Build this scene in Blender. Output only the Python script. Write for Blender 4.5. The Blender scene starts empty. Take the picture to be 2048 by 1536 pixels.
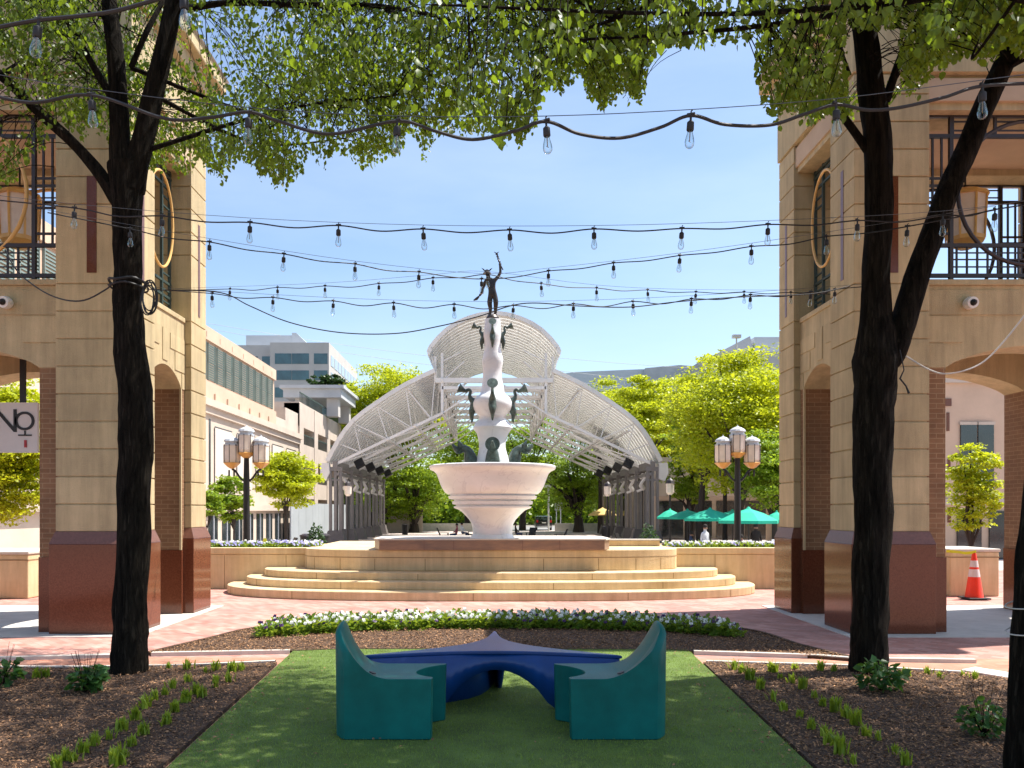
import bpy, math, random
import numpy as np
from mathutils import Vector, Matrix
R = math.radians
rnd = random.Random(7)
NR = np.random.RandomState(11)
S = bpy.context.scene
COL = S.collection
# ---------------------------------------------------------------- camera, sky, sun, exposure
F = 1600.0; HOR = 1020.0; CX = 985.0; H = 1.65
cam_d = bpy.data.cameras.new('camera'); cam = bpy.data.objects.new('camera', cam_d); COL.objects.link(cam)
cam.location = (0, 0, H); cam.rotation_euler = (R(90), 0, 0)
cam_d.sensor_width = 36; cam_d.lens = F / 2048 * 36
cam_d.shift_x = (1024 - CX) / 2048; cam_d.shift_y = (HOR - 768) / 2048
cam_d.clip_end = 3000; cam_d.clip_start = 0.05
S.camera = cam
SUN_AZ, SUN_EL = R(76), R(62)
w = bpy.data.worlds.new('World'); S.world = w; w.use_nodes = True
nt = w.node_tree; bgn = nt.nodes['Background']
sk = nt.nodes.new('ShaderNodeTexSky'); sk.sky_type = 'NISHITA'; sk.sun_disc = False
sk.sun_elevation = SUN_EL; sk.sun_rotation = SUN_AZ; sk.air_density = 1.0; sk.dust_density = 1.1; sk.ozone_density = 1.9
tcw = nt.nodes.new('ShaderNodeTexCoord'); mpw = nt.nodes.new('ShaderNodeMapping'); mpw.inputs['Scale'].default_value = (1.2,1.2,4.5)
nzw = nt.nodes.new('ShaderNodeTexNoise'); nzw.inputs['Scale'].default_value = 1.6; nzw.inputs['Detail'].default_value = 7; nzw.inputs['Roughness'].default_value = .55
crw = nt.nodes.new('ShaderNodeValToRGB'); crw.color_ramp.elements[0].position = .42; crw.color_ramp.elements[1].position = .78
crw.color_ramp.elements[0].color = (0,0,0,1); crw.color_ramp.elements[1].color = (.24,.24,.24,1)
mxw = nt.nodes.new('ShaderNodeMix'); mxw.data_type = 'RGBA'; mxw.inputs[7].default_value = (4.6,5.2,5.8,1)
nt.links.new(tcw.outputs['Generated'], mpw.inputs[0]); nt.links.new(mpw.outputs[0], nzw.inputs['Vector']); nt.links.new(nzw.outputs['Fac'], crw.inputs[0])
nt.links.new(crw.outputs[0], mxw.inputs[0]); nt.links.new(sk.outputs[0], mxw.inputs[6]); nt.links.new(mxw.outputs[2], bgn.inputs[0]); bgn.inputs[1].default_value = 0.108
sl = bpy.data.lights.new('sun', 'SUN'); sl.energy = 4.3; sl.angle = R(0.5); sl.color = (1, .955, .88)
so = bpy.data.objects.new('sun', sl); COL.objects.link(so)
SD = Vector((math.cos(SUN_EL) * math.sin(SUN_AZ), math.cos(SUN_EL) * math.cos(SUN_AZ), math.sin(SUN_EL)))
so.rotation_euler = SD.to_track_quat('Z', 'Y').to_euler()
S.view_settings.view_transform = 'Standard'; S.view_settings.look = 'None'
S.view_settings.exposure = 1.15; S.view_settings.gamma = 1.0
S.render.engine = 'CYCLES'
S.cycles.max_bounces = 7; S.cycles.diffuse_bounces = 4; S.cycles.transmission_bounces = 4; S.cycles.transparent_max_bounces = 8

def P(px, py, Y): return Vector(((px - CX) * Y / F, Y, H + (HOR - py) * Y / F))
def G(px, py, z=0.0):
    Y = (H - z) * F / (py - HOR); return Vector(((px - CX) * Y / F, Y, z))
# ---------------------------------------------------------------- mesh builder
OFF = {}
class MB:
    def __init__(s): s.v = []; s.f = []; s.sm = []
    def add(s, vs, fs, smooth=False):
        n = len(s.v); s.v += [tuple(a) for a in vs]; s.f += [tuple(i + n for i in f) for f in fs]; s.sm += [smooth] * len(fs)
        return s
    def box(s, x0, x1, y0, y1, z0, z1):
        if x0 > x1: x0, x1 = x1, x0
        if y0 > y1: y0, y1 = y1, y0
        return s.add([(x0,y0,z0),(x1,y0,z0),(x1,y1,z0),(x0,y1,z0),(x0,y0,z1),(x1,y0,z1),(x1,y1,z1),(x0,y1,z1)],
              [(0,3,2,1),(4,5,6,7),(0,1,5,4),(1,2,6,5),(2,3,7,6),(3,0,4,7)])
    def bar(s, a, b, w, h=None):
        """square bar between two points"""
        a = Vector(a); b = Vector(b); h = h or w; d = (b - a).normalized()
        up = Vector((0,0,1)) if abs(d.z) < .95 else Vector((0,1,0))
        x = d.cross(up).normalized() * w / 2; y = d.cross(x).normalized() * h / 2
        vs = [a-x-y, a+x-y, a+x+y, a-x+y, b-x-y, b+x-y, b+x+y, b-x+y]
        return s.add(vs, [(0,1,2,3),(7,6,5,4),(0,4,5,1),(1,5,6,2),(2,6,7,3),(3,7,4,0)])
    def tube(s, pts, rad, seg=8, cap=True, wob=0):
        pts = [Vector(p) for p in pts]; n = len(pts)
        if not hasattr(rad, '__len__'): rad = [rad] * n
        vs = []; ref = None
        for i, p in enumerate(pts):
            d = (pts[min(i+1,n-1)] - pts[max(i-1,0)]).normalized()
            if ref is None: ref = Vector((1,0,0)) if abs(d.x) < .8 else Vector((0,1,0))
            x = (ref - d * ref.dot(d)).normalized(); ref = x; y = d.cross(x)
            for k in range(seg):
                a = 2*math.pi*k/seg; r = rad[i]
                if wob: r *= 1 + wob * (math.sin(3*a + i*.9) * .5 + math.sin(5*a - i*.6)*.35 + rnd.uniform(-.5,.5)*.5)
                vs.append(p + x*math.cos(a)*r + y*math.sin(a)*r)
        fs = [(i*seg+k, i*seg+(k+1)%seg, (i+1)*seg+(k+1)%seg, (i+1)*seg+k) for i in range(n-1) for k in range(seg)]
        s.add(vs, fs, True)
        if cap:
            m = len(s.v) - len(vs)
            s.f += [tuple(m + k for k in reversed(range(seg))), tuple(m + (n-1)*seg + k for k in range(seg))]; s.sm += [False, False]
        return s
    def lathe(s, prof, c=(0,0,0), seg=32, smooth=True, nf=None):
        """prof: (radius, z) list"""
        n = len(prof); vs = []
        for r, z in prof:
            for k in range(seg):
                a = 2*math.pi*k/seg; q = r
                if nf: q = r * nf(a, z)
                vs.append((c[0]+q*math.cos(a), c[1]+q*math.sin(a), c[2]+z))
        fs = [(i*seg+k, i*seg+(k+1)%seg, (i+1)*seg+(k+1)%seg, (i+1)*seg+k) for i in range(n-1) for k in range(seg)]
        s.add(vs, fs, smooth)
        m = len(s.v) - len(vs)
        s.f += [tuple(m + k for k in reversed(range(seg))), tuple(m + (n-1)*seg + k for k in range(seg))]; s.sm += [False, False]
        return s
    def prism(s, poly, z0, z1):
        n = len(poly); vs = [(x,y,z0) for x,y in poly] + [(x,y,z1) for x,y in poly]
        return s.add(vs, [tuple(reversed(range(n))), tuple(range(n,2*n))] + [(i,(i+1)%n,n+(i+1)%n,n+i) for i in range(n)])
    def slab(s, poly, y0, y1):
        """x-z polygon given thickness in y"""
        n = len(poly); vs = [(x,y0,z) for x,z in poly] + [(x,y1,z) for x,z in poly]
        return s.add(vs, [tuple(range(n)), tuple(reversed(range(n,2*n)))] + [((i+1)%n,i,n+i,n+(i+1)%n) for i in range(n)])
    def slabx(s, poly, x0, x1):
        n = len(poly); vs = [(x0,y,z) for y,z in poly] + [(x1,y,z) for y,z in poly]
        return s.add(vs, [tuple(range(n)), tuple(reversed(range(n,2*n)))] + [((i+1)%n,i,n+i,n+(i+1)%n) for i in range(n)])
    def xf(s, M):
        s.v = [tuple(M @ Vector(a)) for a in s.v]; return s
    def join(s, o): return s.add(o.v, o.f) if not any(o.sm) else s._j(o)
    def _j(s, o):
        n = len(s.v); s.v += o.v; s.f += [tuple(i+n for i in f) for f in o.f]; s.sm += o.sm; return s
    def build(s, name, mat, parent=None, base=None, bevel=0):
        me = bpy.data.meshes.new(name)
        o = Vector((0,0,0))
        if parent is not None: o = OFF[parent.name]
        elif base is not None: o = Vector(base)
        me.from_pydata([(a[0]-o.x, a[1]-o.y, a[2]-o.z) for a in s.v], [], s.f)
        me.polygons.foreach_set('use_smooth', s.sm)
        if any(s.sm): me.set_sharp_from_angle(angle=R(38))
        mats = mat if isinstance(mat, (list,tuple)) else [mat]
        for m in mats: me.materials.append(m)
        ob = bpy.data.objects.new(name, me); COL.objects.link(ob)
        if parent is not None: ob.parent = parent
        else: ob.location = o
        OFF[ob.name] = o
        if bevel:
            b = ob.modifiers.new('bevel','BEVEL'); b.width = bevel; b.segments = 2; b.limit_method = 'ANGLE'; b.angle_limit = R(40)
        return ob
def tag(o, label=None, cat=None, group=None, kind=None):
    if label: o['label'] = label
    if cat: o['category'] = cat
    if group: o['group'] = group
    if kind: o['kind'] = kind
    return o
def thing(name, loc, label, cat, group=None):
    o = bpy.data.objects.new(name, None); COL.objects.link(o); o.location = loc; o.empty_display_size = .2
    OFF[o.name] = Vector(loc); return tag(o, label, cat, group)
def empty0(name, label, cat, group=None): return thing(name, (0,0,0), label, cat, group)
def copy_tree(o, parent=None):
    c = o.copy(); COL.objects.link(c); OFF[c.name] = OFF.get(o.name, Vector((0,0,0)))
    if parent is not None: c.parent = parent
    for ch in list(o.children): copy_tree(ch, c)
    return c
def copy_at(o, loc, rz=0, sc=1, label=None, group=None):
    c = copy_tree(o); c.location = loc; c.rotation_euler = (0,0,rz)
    c.scale = (sc,sc,sc) if not hasattr(sc,'__len__') else sc
    if label: c['label'] = label
    if group: c['group'] = group
    return c
# ---------------------------------------------------------------- materials
def island(n, L, src, lo, hi, dst, streak=0, tc=None):
    """multiply a colour by a random tint per mesh island and, optionally, by vertical weather streaks"""
    g = n.nodes.new('ShaderNodeNewGeometry'); mr = n.nodes.new('ShaderNodeMapRange'); mr.inputs[3].default_value = lo; mr.inputs[4].default_value = hi
    L.new(g.outputs['Random Per Island'], mr.inputs[0]); val = mr.outputs[0]
    if streak:
        mp = n.nodes.new('ShaderNodeMapping'); mp.inputs['Scale'].default_value = (5,5,.45); L.new(tc.outputs['Object'], mp.inputs[0])
        nz = n.nodes.new('ShaderNodeTexNoise'); nz.inputs['Scale'].default_value = 1.4; nz.inputs['Detail'].default_value = 7; nz.inputs['Roughness'].default_value = .7; L.new(mp.outputs[0], nz.inputs['Vector'])
        m2 = n.nodes.new('ShaderNodeMapRange'); m2.inputs[1].default_value = .35; m2.inputs[2].default_value = .62; m2.inputs[3].default_value = 1-streak; m2.inputs[4].default_value = 1.04; L.new(nz.outputs['Fac'], m2.inputs[0])
        mm = n.nodes.new('ShaderNodeMath'); mm.operation = 'MULTIPLY'; L.new(val, mm.inputs[0]); L.new(m2.outputs[0], mm.inputs[1]); val = mm.outputs[0]
    mx = n.nodes.new('ShaderNodeVectorMath'); mx.operation = 'SCALE'; L.new(src, mx.inputs[0]); L.new(val, mx.inputs['Scale']); L.new(mx.outputs[0], dst)
def mat(name, col, rough=.7, var=.15, scale=8, bump=0, bscale=None, metal=0, col2=None, spec=.5, detail=6, stretch=None, isl=None, streak=0, vor=0, vein=0):
    m = bpy.data.materials.new(name); m.use_nodes = True; n = m.node_tree; L = n.links
    b = n.nodes['Principled BSDF']; b.inputs['Roughness'].default_value = rough; b.inputs['Metallic'].default_value = metal
    b.inputs['Specular IOR Level'].default_value = spec
    tc = n.nodes.new('ShaderNodeTexCoord'); vec = tc.outputs['Object']
    if stretch:
        mp = n.nodes.new('ShaderNodeMapping'); mp.inputs['Scale'].default_value = stretch; L.new(vec, mp.inputs[0]); vec = mp.outputs[0]
    nz = n.nodes.new('ShaderNodeTexNoise'); nz.inputs['Scale'].default_value = scale; nz.inputs['Detail'].default_value = detail; nz.inputs['Roughness'].default_value = .65
    L.new(vec, nz.inputs['Vector'])
    cr = n.nodes.new('ShaderNodeValToRGB')
    c2 = col2 or tuple(min(1, c*(1+var)) for c in col); c1 = col if col2 else tuple(c*(1-var) for c in col)
    cr.color_ramp.elements[0].position = .32; cr.color_ramp.elements[1].position = .68
    cr.color_ramp.elements[0].color = (*c1,1); cr.color_ramp.elements[1].color = (*c2,1)
    L.new(nz.outputs['Fac'], cr.inputs[0]); L.new(cr.outputs[0], b.inputs['Base Color'])
    if isl: island(n, L, cr.outputs[0], isl[0], isl[1], b.inputs['Base Color'], streak, tc)
    if vein:
        nv = n.nodes.new('ShaderNodeTexNoise'); nv.inputs['Scale'].default_value = 1.1; nv.inputs['Detail'].default_value = 9; nv.inputs['Distortion'].default_value = 1.6; L.new(vec, nv.inputs['Vector'])
        cv = n.nodes.new('ShaderNodeValToRGB'); e = cv.color_ramp.elements; e[0].position = .485; e[0].color = (1,1,1,1); e[1].position = .515; e[1].color = (1,1,1,1)
        k_ = e.new(.50); k_.color = (vein,vein,vein*1.02,1); L.new(nv.outputs['Fac'], cv.inputs[0])
        mv = n.nodes.new('ShaderNodeMix'); mv.data_type = 'RGBA'; mv.blend_type = 'MULTIPLY'; mv.inputs[0].default_value = 1
        L.new(cr.outputs[0], mv.inputs[6]); L.new(cv.outputs[0], mv.inputs[7]); L.new(mv.outputs[2], b.inputs['Base Color'])
    if vor:
        v_ = n.nodes.new('ShaderNodeTexVoronoi'); v_.feature = 'DISTANCE_TO_EDGE'; v_.inputs['Scale'].default_value = vor; L.new(vec, v_.inputs['Vector'])
        nd = n.nodes.new('ShaderNodeVectorMath'); nd.operation='MULTIPLY_ADD'; nd.inputs[1].default_value=(.12,.12,.12); L.new(nz.outputs['Color'], nd.inputs[0]); L.new(vec, nd.inputs[2]); L.new(nd.outputs[0], v_.inputs['Vector'])
        c3 = n.nodes.new('ShaderNodeMapRange'); c3.inputs[2].default_value = .25; L.new(v_.outputs['Distance'], c3.inputs[0])
        bq = n.nodes.new('ShaderNodeBump'); bq.inputs['Strength'].default_value = 1; bq.inputs['Distance'].default_value = .03; L.new(c3.outputs[0], bq.inputs['Height']); L.new(bq.outputs[0], b.inputs['Normal'])
    elif bump:
        n2 = n.nodes.new('ShaderNodeTexNoise'); n2.inputs['Scale'].default_value = bscale or scale*5; n2.inputs['Detail'].default_value = 5
        L.new(vec, n2.inputs['Vector'])
        bp = n.nodes.new('ShaderNodeBump'); bp.inputs['Strength'].default_value = bump; bp.inputs['Distance'].default_value = .02
        L.new(n2.outputs['Fac'], bp.inputs['Height']); L.new(bp.outputs[0], b.inputs['Normal'])
    m['cr'] = cr.name
    return m
def brickmat(name, c1, c2, mortar, bw, bh, ms, vertical=True, rough=.85, rot=0, big=None):
    m = bpy.data.materials.new(name); m.use_nodes = True; n = m.node_tree; L = n.links
    b = n.nodes['Principled BSDF']; b.inputs['Roughness'].default_value = rough
    tc = n.nodes.new('ShaderNodeTexCoord')
    sx = n.nodes.new('ShaderNodeSeparateXYZ'); L.new(tc.outputs['Object'], sx.inputs[0])
    cb = n.nodes.new('ShaderNodeCombineXYZ')
    if vertical:
        ad = n.nodes.new('ShaderNodeMath'); L.new(sx.outputs[0], ad.inputs[0]); L.new(sx.outputs[1], ad.inputs[1])
        L.new(ad.outputs[0], cb.inputs[0]); L.new(sx.outputs[2], cb.inputs[1])
    else: L.new(sx.outputs[0], cb.inputs[0]); L.new(sx.outputs[1], cb.inputs[1])
    vec = cb.outputs[0]
    if rot:
        mp = n.nodes.new('ShaderNodeMapping'); mp.inputs['Rotation'].default_value = (0,0,rot); L.new(vec, mp.inputs[0]); vec = mp.outputs[0]
    t = n.nodes.new('ShaderNodeTexBrick'); t.inputs['Scale'].default_value = 1
    t.inputs['Brick Width'].default_value = bw; t.inputs['Row Height'].default_value = bh; t.inputs['Mortar Size'].default_value = ms; t.inputs['Mortar Smooth'].default_value = .2
    t.inputs['Color1'].default_value = (*c1,1); t.inputs['Color2'].default_value = (*c2,1); t.inputs['Mortar'].default_value = (*mortar,1); t.inputs['Bias'].default_value = 0
    L.new(vec, t.inputs['Vector'])
    nz = n.nodes.new('ShaderNodeTexNoise'); nz.inputs['Scale'].default_value = 1.1; nz.inputs['Detail'].default_value = 8; nz.inputs['Roughness'].default_value = .7
    L.new(tc.outputs['Object'], nz.inputs['Vector'])
    mx = n.nodes.new('ShaderNodeMix'); mx.data_type = 'RGBA'; mx.blend_type = 'MULTIPLY'; mx.inputs[0].default_value = 1
    cr = n.nodes.new('ShaderNodeValToRGB'); cr.color_ramp.elements[0].position = .3; cr.color_ramp.elements[1].position = .72
    cr.color_ramp.elements[0].color = (.62,.6,.62,1); cr.color_ramp.elements[1].color = (1.12,1.1,1.1,1)
    L.new(nz.outputs['Fac'], cr.inputs[0]); L.new(t.outputs['Color'], mx.inputs[6]); L.new(cr.outputs[0], mx.inputs[7])
    L.new(mx.outputs[2], b.inputs['Base Color'])
    bp = n.nodes.new('ShaderNodeBump'); bp.inputs['Strength'].default_value = .5; bp.inputs['Distance'].default_value = .008; bp.invert = True
    L.new(t.outputs['Fac'], bp.inputs['Height']); L.new(bp.outputs[0], b.inputs['Normal'])
    return m
def leafmat(name, c1, c2, tr, tcol, scale=1.2):
    m = bpy.data.materials.new(name); m.use_nodes = True; n = m.node_tree; L = n.links
    b = n.nodes['Principled BSDF']; b.inputs['Roughness'].default_value = .45; b.inputs['Specular IOR Level'].default_value = .35
    out = n.nodes['Material Output']
    tc = n.nodes.new('ShaderNodeTexCoord'); nz = n.nodes.new('ShaderNodeTexNoise'); nz.inputs['Scale'].default_value = scale; nz.inputs['Detail'].default_value = 8; nz.inputs['Roughness'].default_value = .8
    L.new(tc.outputs['Object'], nz.inputs['Vector'])
    cr = n.nodes.new('ShaderNodeValToRGB'); cr.color_ramp.elements[0].position = .35; cr.color_ramp.elements[1].position = .65
    cr.color_ramp.elements[0].color = (*c1,1); cr.color_ramp.elements[1].color = (*c2,1); L.new(nz.outputs['Fac'], cr.inputs[0]); island(n, L, cr.outputs[0], *((.97,1.03) if 'panel' in name else (.55,1.35)), b.inputs['Base Color'])
    t = n.nodes.new('ShaderNodeBsdfTranslucent'); t.inputs[0].default_value = (*tcol,1)
    mx = n.nodes.new('ShaderNodeMixShader'); mx.inputs[0].default_value = tr
    L.new(b.outputs[0], mx.inputs[1]); L.new(t.outputs[0], mx.inputs[2]); L.new(mx.outputs[0], out.inputs[0])
    if 'panel' in name: b.inputs['Roughness'].default_value = .7
    return m
def glassmat(name, col=(1,1,1), rough=0.0, mixd=.0, ior=1.15):
    m = bpy.data.materials.new(name); m.use_nodes = True; n = m.node_tree; L = n.links
    out = n.nodes['Material Output']; gl = n.nodes.new('ShaderNodeBsdfGlossy'); gl.inputs['Roughness'].default_value = rough + .03
    tr = n.nodes.new('ShaderNodeBsdfTransparent'); tr.inputs[0].default_value = (*col,1)
    lw = n.nodes.new('ShaderNodeLayerWeight'); lw.inputs[0].default_value = .35
    mx = n.nodes.new('ShaderNodeMixShader'); L.new(lw.outputs['Facing'], mx.inputs[0]); L.new(tr.outputs[0], mx.inputs[1]); L.new(gl.outputs[0], mx.inputs[2])
    gl.inputs[0].default_value = (.5,.55,.55,1)
    L.new(mx.outputs[0], out.inputs[0]); return m

M = {}
M['stucco'] = mat('stucco', (.51,.405,.23), .9, .12, 1.6, .5, 90, isl=(.87,1.08), streak=.22)
M['stucco_in'] = mat('stucco_interior', (.50,.37,.25), .9, .08, 2, .2, 60)
M['granite'] = mat('polished_granite', (.10,.029,.014), .13, .3, 60, 0, col2=(.165,.055,.028), spec=.45)
M['granite_cap'] = mat('granite_cap', (.17,.075,.05), .3, .2, 30)
M['brick_wall'] = brickmat('brick_wall', (.23,.12,.055), (.28,.155,.075), (.36,.24,.13), .2, .067, .006)
M['pave'] = brickmat('brick_paving', (.46,.205,.155), (.60,.335,.275), (.36,.25,.2), .2, .1, .005, vertical=False, rot=R(45))
M['pave_red'] = brickmat('red_brick_paving', (.50,.2,.12), (.60,.29,.19), (.45,.3,.22), .2, .1, .005, vertical=False)
M['lowplaza'] = brickmat('pale_paving', (.52,.45,.40), (.6,.52,.47), (.3,.26,.24), .6, .6, .012, vertical=False)
M['conc'] = mat('concrete', (.55,.52,.47), .85, .12, 3, .2, 50)
M['kerb'] = mat('kerb_stone', (.56,.50,.43), .8, .12, 6, .2, 40)
M['step'] = mat('step_stone', (.57,.41,.215), .75, .1, 1.1, .3, 70, col2=(.72,.56,.34), detail=9, isl=(.97,1.03), streak=.16)
M['stepjoint'] = mat('joint', (.28,.18,.09), .9, .1)
M['marble'] = mat('marble', (.70,.71,.72), .36, .1, 1.1, .12, 20, col2=(.84,.85,.86), detail=12, stretch=(1,1,1.6), vein=.86)
M['bluestone'] = mat('veined_red_stone', (.17,.10,.075), .35, .3, 2.6, 0, col2=(.30,.165,.10), stretch=(1,1,4))
M['bronze'] = mat('bronze', (.04,.048,.04), .45, .35, 14, .2, 60, metal=.3, col2=(.12,.17,.145))
M['bronze_dk'] = mat('dark_bronze', (.055,.045,.04), .4, .3, 12, .1, 60, metal=.5)
M['turf'] = mat('turf_backing', (.12,.18,.034), .9, .3, 3, .6, 300)
M['blade'] = leafmat('turf_blades', (.15,.24,.04), (.27,.36,.065), .33, (.40,.54,.085), 1.0)
M['mulch'] = mat('mulch', (.035,.02,.012), .95, .4, 30, 1, 60, col2=(.13,.07,.038))
M['chip'] = mat('mulch_chips', (.095,.047,.024), .9, .5, 45, 0, col2=(.46,.25,.12), isl=(.5,1.5))
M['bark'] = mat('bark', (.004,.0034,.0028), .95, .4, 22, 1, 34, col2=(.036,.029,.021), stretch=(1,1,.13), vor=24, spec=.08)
M['bark_bg'] = mat('bark_background', (.04,.03,.024), .95, .3, 6, .4, 20, stretch=(1,1,.2))
M['leaf'] = leafmat('linden_leaves', (.018,.05,.009), (.075,.14,.016), .40, (.30,.42,.02), 1.5)
M['leaf_lime'] = leafmat('locust_leaves', (.25,.32,.010), (.42,.47,.018), .45, (.62,.66,.02), .6)
M['leaf_mid'] = leafmat('mid_green_leaves', (.10,.19,.012), (.22,.32,.018), .42, (.42,.55,.03), .6)
M['leaf_dark'] = leafmat('evergreen_leaves', (.025,.06,.02), (.05,.10,.03), .15, (.1,.2,.03), .6)
M['plant'] = leafmat('young_blades', (.14,.24,.02), (.34,.42,.03), .4, (.45,.55,.04), 9)
M['plant_dk'] = leafmat('glossy_leaves', (.03,.09,.02), (.06,.15,.03), .25, (.15,.3,.03), 9)
M['pansy_leaf'] = leafmat('pansy_leaves', (.07,.15,.015), (.19,.30,.03), .35, (.4,.5,.04), 9)
M['petal_w'] = leafmat('white_petals', (.75,.74,.68), (.85,.84,.8), .25, (.8,.8,.75), 9)
M['petal_v'] = leafmat('violet_petals', (.35,.34,.72), (.55,.52,.85), .25, (.5,.5,.8), 9)
M['petal_d'] = leafmat('dark_petals', (.035,.015,.07), (.09,.03,.14), .15, (.1,.03,.2), 9)
M['teal'] = mat('teal_plastic', (.003,.125,.11), .42, .25, 2.5, .08, 200, spec=.2)
M['blue'] = mat('blue_plastic', (.004,.048,.20), .30, .2, 2.5, .06, 200, spec=.5)
M['black'] = mat('black_metal', (.014,.013,.013), .45, .2, 8, spec=.4)
M['rubber'] = mat('black_rubber', (.012,.012,.014), .6, .2, 8)
M['wire'] = mat('steel_wire', (.12,.12,.12), .4, .1, 8, metal=.6)
M['bulb'] = glassmat('bulb_glass', (.93,.97,.97))
M['fil'] = mat('filament', (.25,.16,.07), .5)
M['gsteel'] = mat('green_steel', (.035,.06,.055), .5, .15, 6)
M['dsteel'] = mat('dark_steel', (.03,.022,.024), .5, .15, 6)
M['gold'] = mat('gold_paint', (.70,.42,.13), .4, .12, 4)
M['amber'] = mat('amber_glass', (.62,.36,.10), .3, .15, 5)
M['frost'] = mat('frosted_glass', (.72,.62,.52), .35, .1, 5)
M['white'] = mat('white_paint', (.72,.71,.68), .5, .06, 5)
M['pav'] = mat('pavilion_steel', (.70,.67,.63), .5, .1, .6)
M['pavpanel'] = leafmat('pavilion_panel', (.76,.75,.73), (.80,.79,.77), .5, (.86,.85,.82), .5)
M['pavcol'] = mat('pavilion_column', (.20,.18,.17), .6, .12, 2)
M['pavbase'] = mat('column_base', (.12,.105,.10), .7, .15, 2)
M['panelgrey'] = mat('grey_panel', (.42,.45,.47), .6, .08, .4)
M['concwall'] = mat('concrete_wall', (.50,.42,.35), .9, .12, .5, .2, 8)
M['limestone'] = mat('pale_stone', (.52,.43,.35), .9, .08, .6, .2, 8)
M['pinkstone'] = mat('pink_stone', (.56,.40,.29), .9, .1, .5, .2, 8)
M['grey'] = mat('grey_concrete', (.44,.45,.46), .85, .12, .5)
M['office'] = mat('office_concrete', (.46,.43,.40), .85, .08, .3)
M['lgrey'] = mat('light_grey_metal', (.50,.53,.56), .6, .06, .4)
M['glass'] = mat('window_glass', (.03,.08,.085), .08, .4, .5, spec=1.0)
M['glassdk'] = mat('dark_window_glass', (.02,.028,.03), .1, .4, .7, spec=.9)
M['um_green'] = mat('green_canvas', (.01,.40,.25), .8, .15, 2)
M['um_yellow'] = mat('yellow_canvas', (.62,.45,.16), .8, .1, 2)
M['orange'] = mat('orange_cone', (.85,.045,.012), .45, .1, 6)
M['refl'] = mat('reflective_band', (.72,.62,.60), .4, .05, 6)
M['tape'] = mat('yellow_tape', (.72,.68,.03), .4, .1, 6)
M['skin'] = mat('skin', (.35,.19,.12), .6)
M['denim'] = mat('denim', (.04,.055,.11), .9)
M['tshirt'] = mat('red_cloth', (.25,.06,.08), .9)
M['wshirt'] = mat('white_cloth', (.6,.6,.6), .9)
M['hair'] = mat('hair', (.02,.014,.01), .8)
M['carpaint'] = mat('car_paint', (.012,.014,.02), .2, .1, 3, spec=.8)
M['redlight'] = mat('tail_light', (.55,.02,.02), .25)
M['asphalt'] = mat('asphalt', (.24,.235,.23), .95, .2, 2)
M['signwhite'] = mat('sign_white', (.66,.65,.62), .5, .04, 4)
M['signred'] = mat('sign_red', (.4,.02,.03), .5)
M['louvre'] = mat('louvre_metal', (.17,.22,.20), .6, .15, 2)
M['panelpale'] = mat('pale_panel', (.60,.53,.46), .8, .06, 1)
M['bluecloth'] = mat('blue_canvas', (.02,.14,.38), .7)

# ---------------------------------------------------------------- leaves
def fast_mesh(name, V, Fq, m, parent=None, base=None):
    """V (n,3) array, Fq (k,4) int array"""
    me = bpy.data.meshes.new(name); o = Vector((0,0,0))
    if parent is not None: o = OFF[parent.name]
    elif base is not None: o = Vector(base)
    V = V - np.array(o)[None,:]
    me.vertices.add(len(V)); me.vertices.foreach_set('co', V.astype(np.float32).ravel())
    nf = len(Fq); c = Fq.shape[1]
    me.loops.add(nf*c); me.loops.foreach_set('vertex_index', Fq.astype(np.int32).ravel())
    me.polygons.add(nf); me.polygons.foreach_set('loop_start', np.arange(0, nf*c, c, dtype=np.int32))
    me.update(calc_edges=True); me.validate(); me.materials.append(m)
    ob = bpy.data.objects.new(name, me); COL.objects.link(ob)
    if parent is not None: ob.parent = parent
    else: ob.location = o
    OFF[ob.name] = o
    return ob
def nrm(a): return a / (np.linalg.norm(a, axis=1, keepdims=True) + 1e-9)
def leaf_geo(Pt, D, N, sz, wide=.42, simple=False):
    """leaf blades: base at Pt, tip direction D, approx. normal N"""
    D = nrm(D); Sd = nrm(np.cross(D, N)); N = np.cross(Sd, D); s = sz[:,None]; n = len(Pt)
    if simple:
        V = np.stack([Pt, Pt + D*s*.45 + Sd*s*wide + N*s*.08, Pt + D*s, Pt + D*s*.45 - Sd*s*wide + N*s*.08], 1).reshape(-1,3)
        return V, np.arange(4*n).reshape(-1,4)
    f = .12
    V = np.stack([Pt, Pt + D*s*.18 + Sd*s*wide*.9 + N*s*f, Pt + D*s*.6 + Sd*s*wide*.85 + N*s*f, Pt + D*s*1.0,
                  Pt + D*s*.6 - Sd*s*wide*.85 + N*s*f, Pt + D*s*.18 - Sd*s*wide*.9 + N*s*f], 1).reshape(-1,3)
    b = (np.arange(n)*6)[:,None]
    Fq = np.concatenate([b + np.array([0,1,2,3]), b + np.array([0,3,4,5])], 1).reshape(-1,4)
    return V, Fq

# ================================================================ SETTING
def ground(name, x0, x1, y0, y1, z, m, extra=None):
    b = MB(); b.add([(x0,y0,z),(x1,y0,z),(x1,y1,z),(x0,y1,z)], [(0,1,2,3)])
    return tag(b.build(name, m), kind='structure')
# near plaza is a slab that stands 0.8 m above the lower square behind the planter walls
b = MB(); b.box(-40, 40, -12, 22, -.9, 0); tag(b.build('plaza', M['pave']), kind='structure')
ground('ground', -900, 900, -60, 2400, -.82, mat('far_ground', (.22,.2,.17), .95, .2, .2))
ground('lower_square', -45, 60, 22, 97, -.80, M['lowplaza'])
ground('road', -300, 300, 97, 118, -.796, M['asphalt'])
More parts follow.
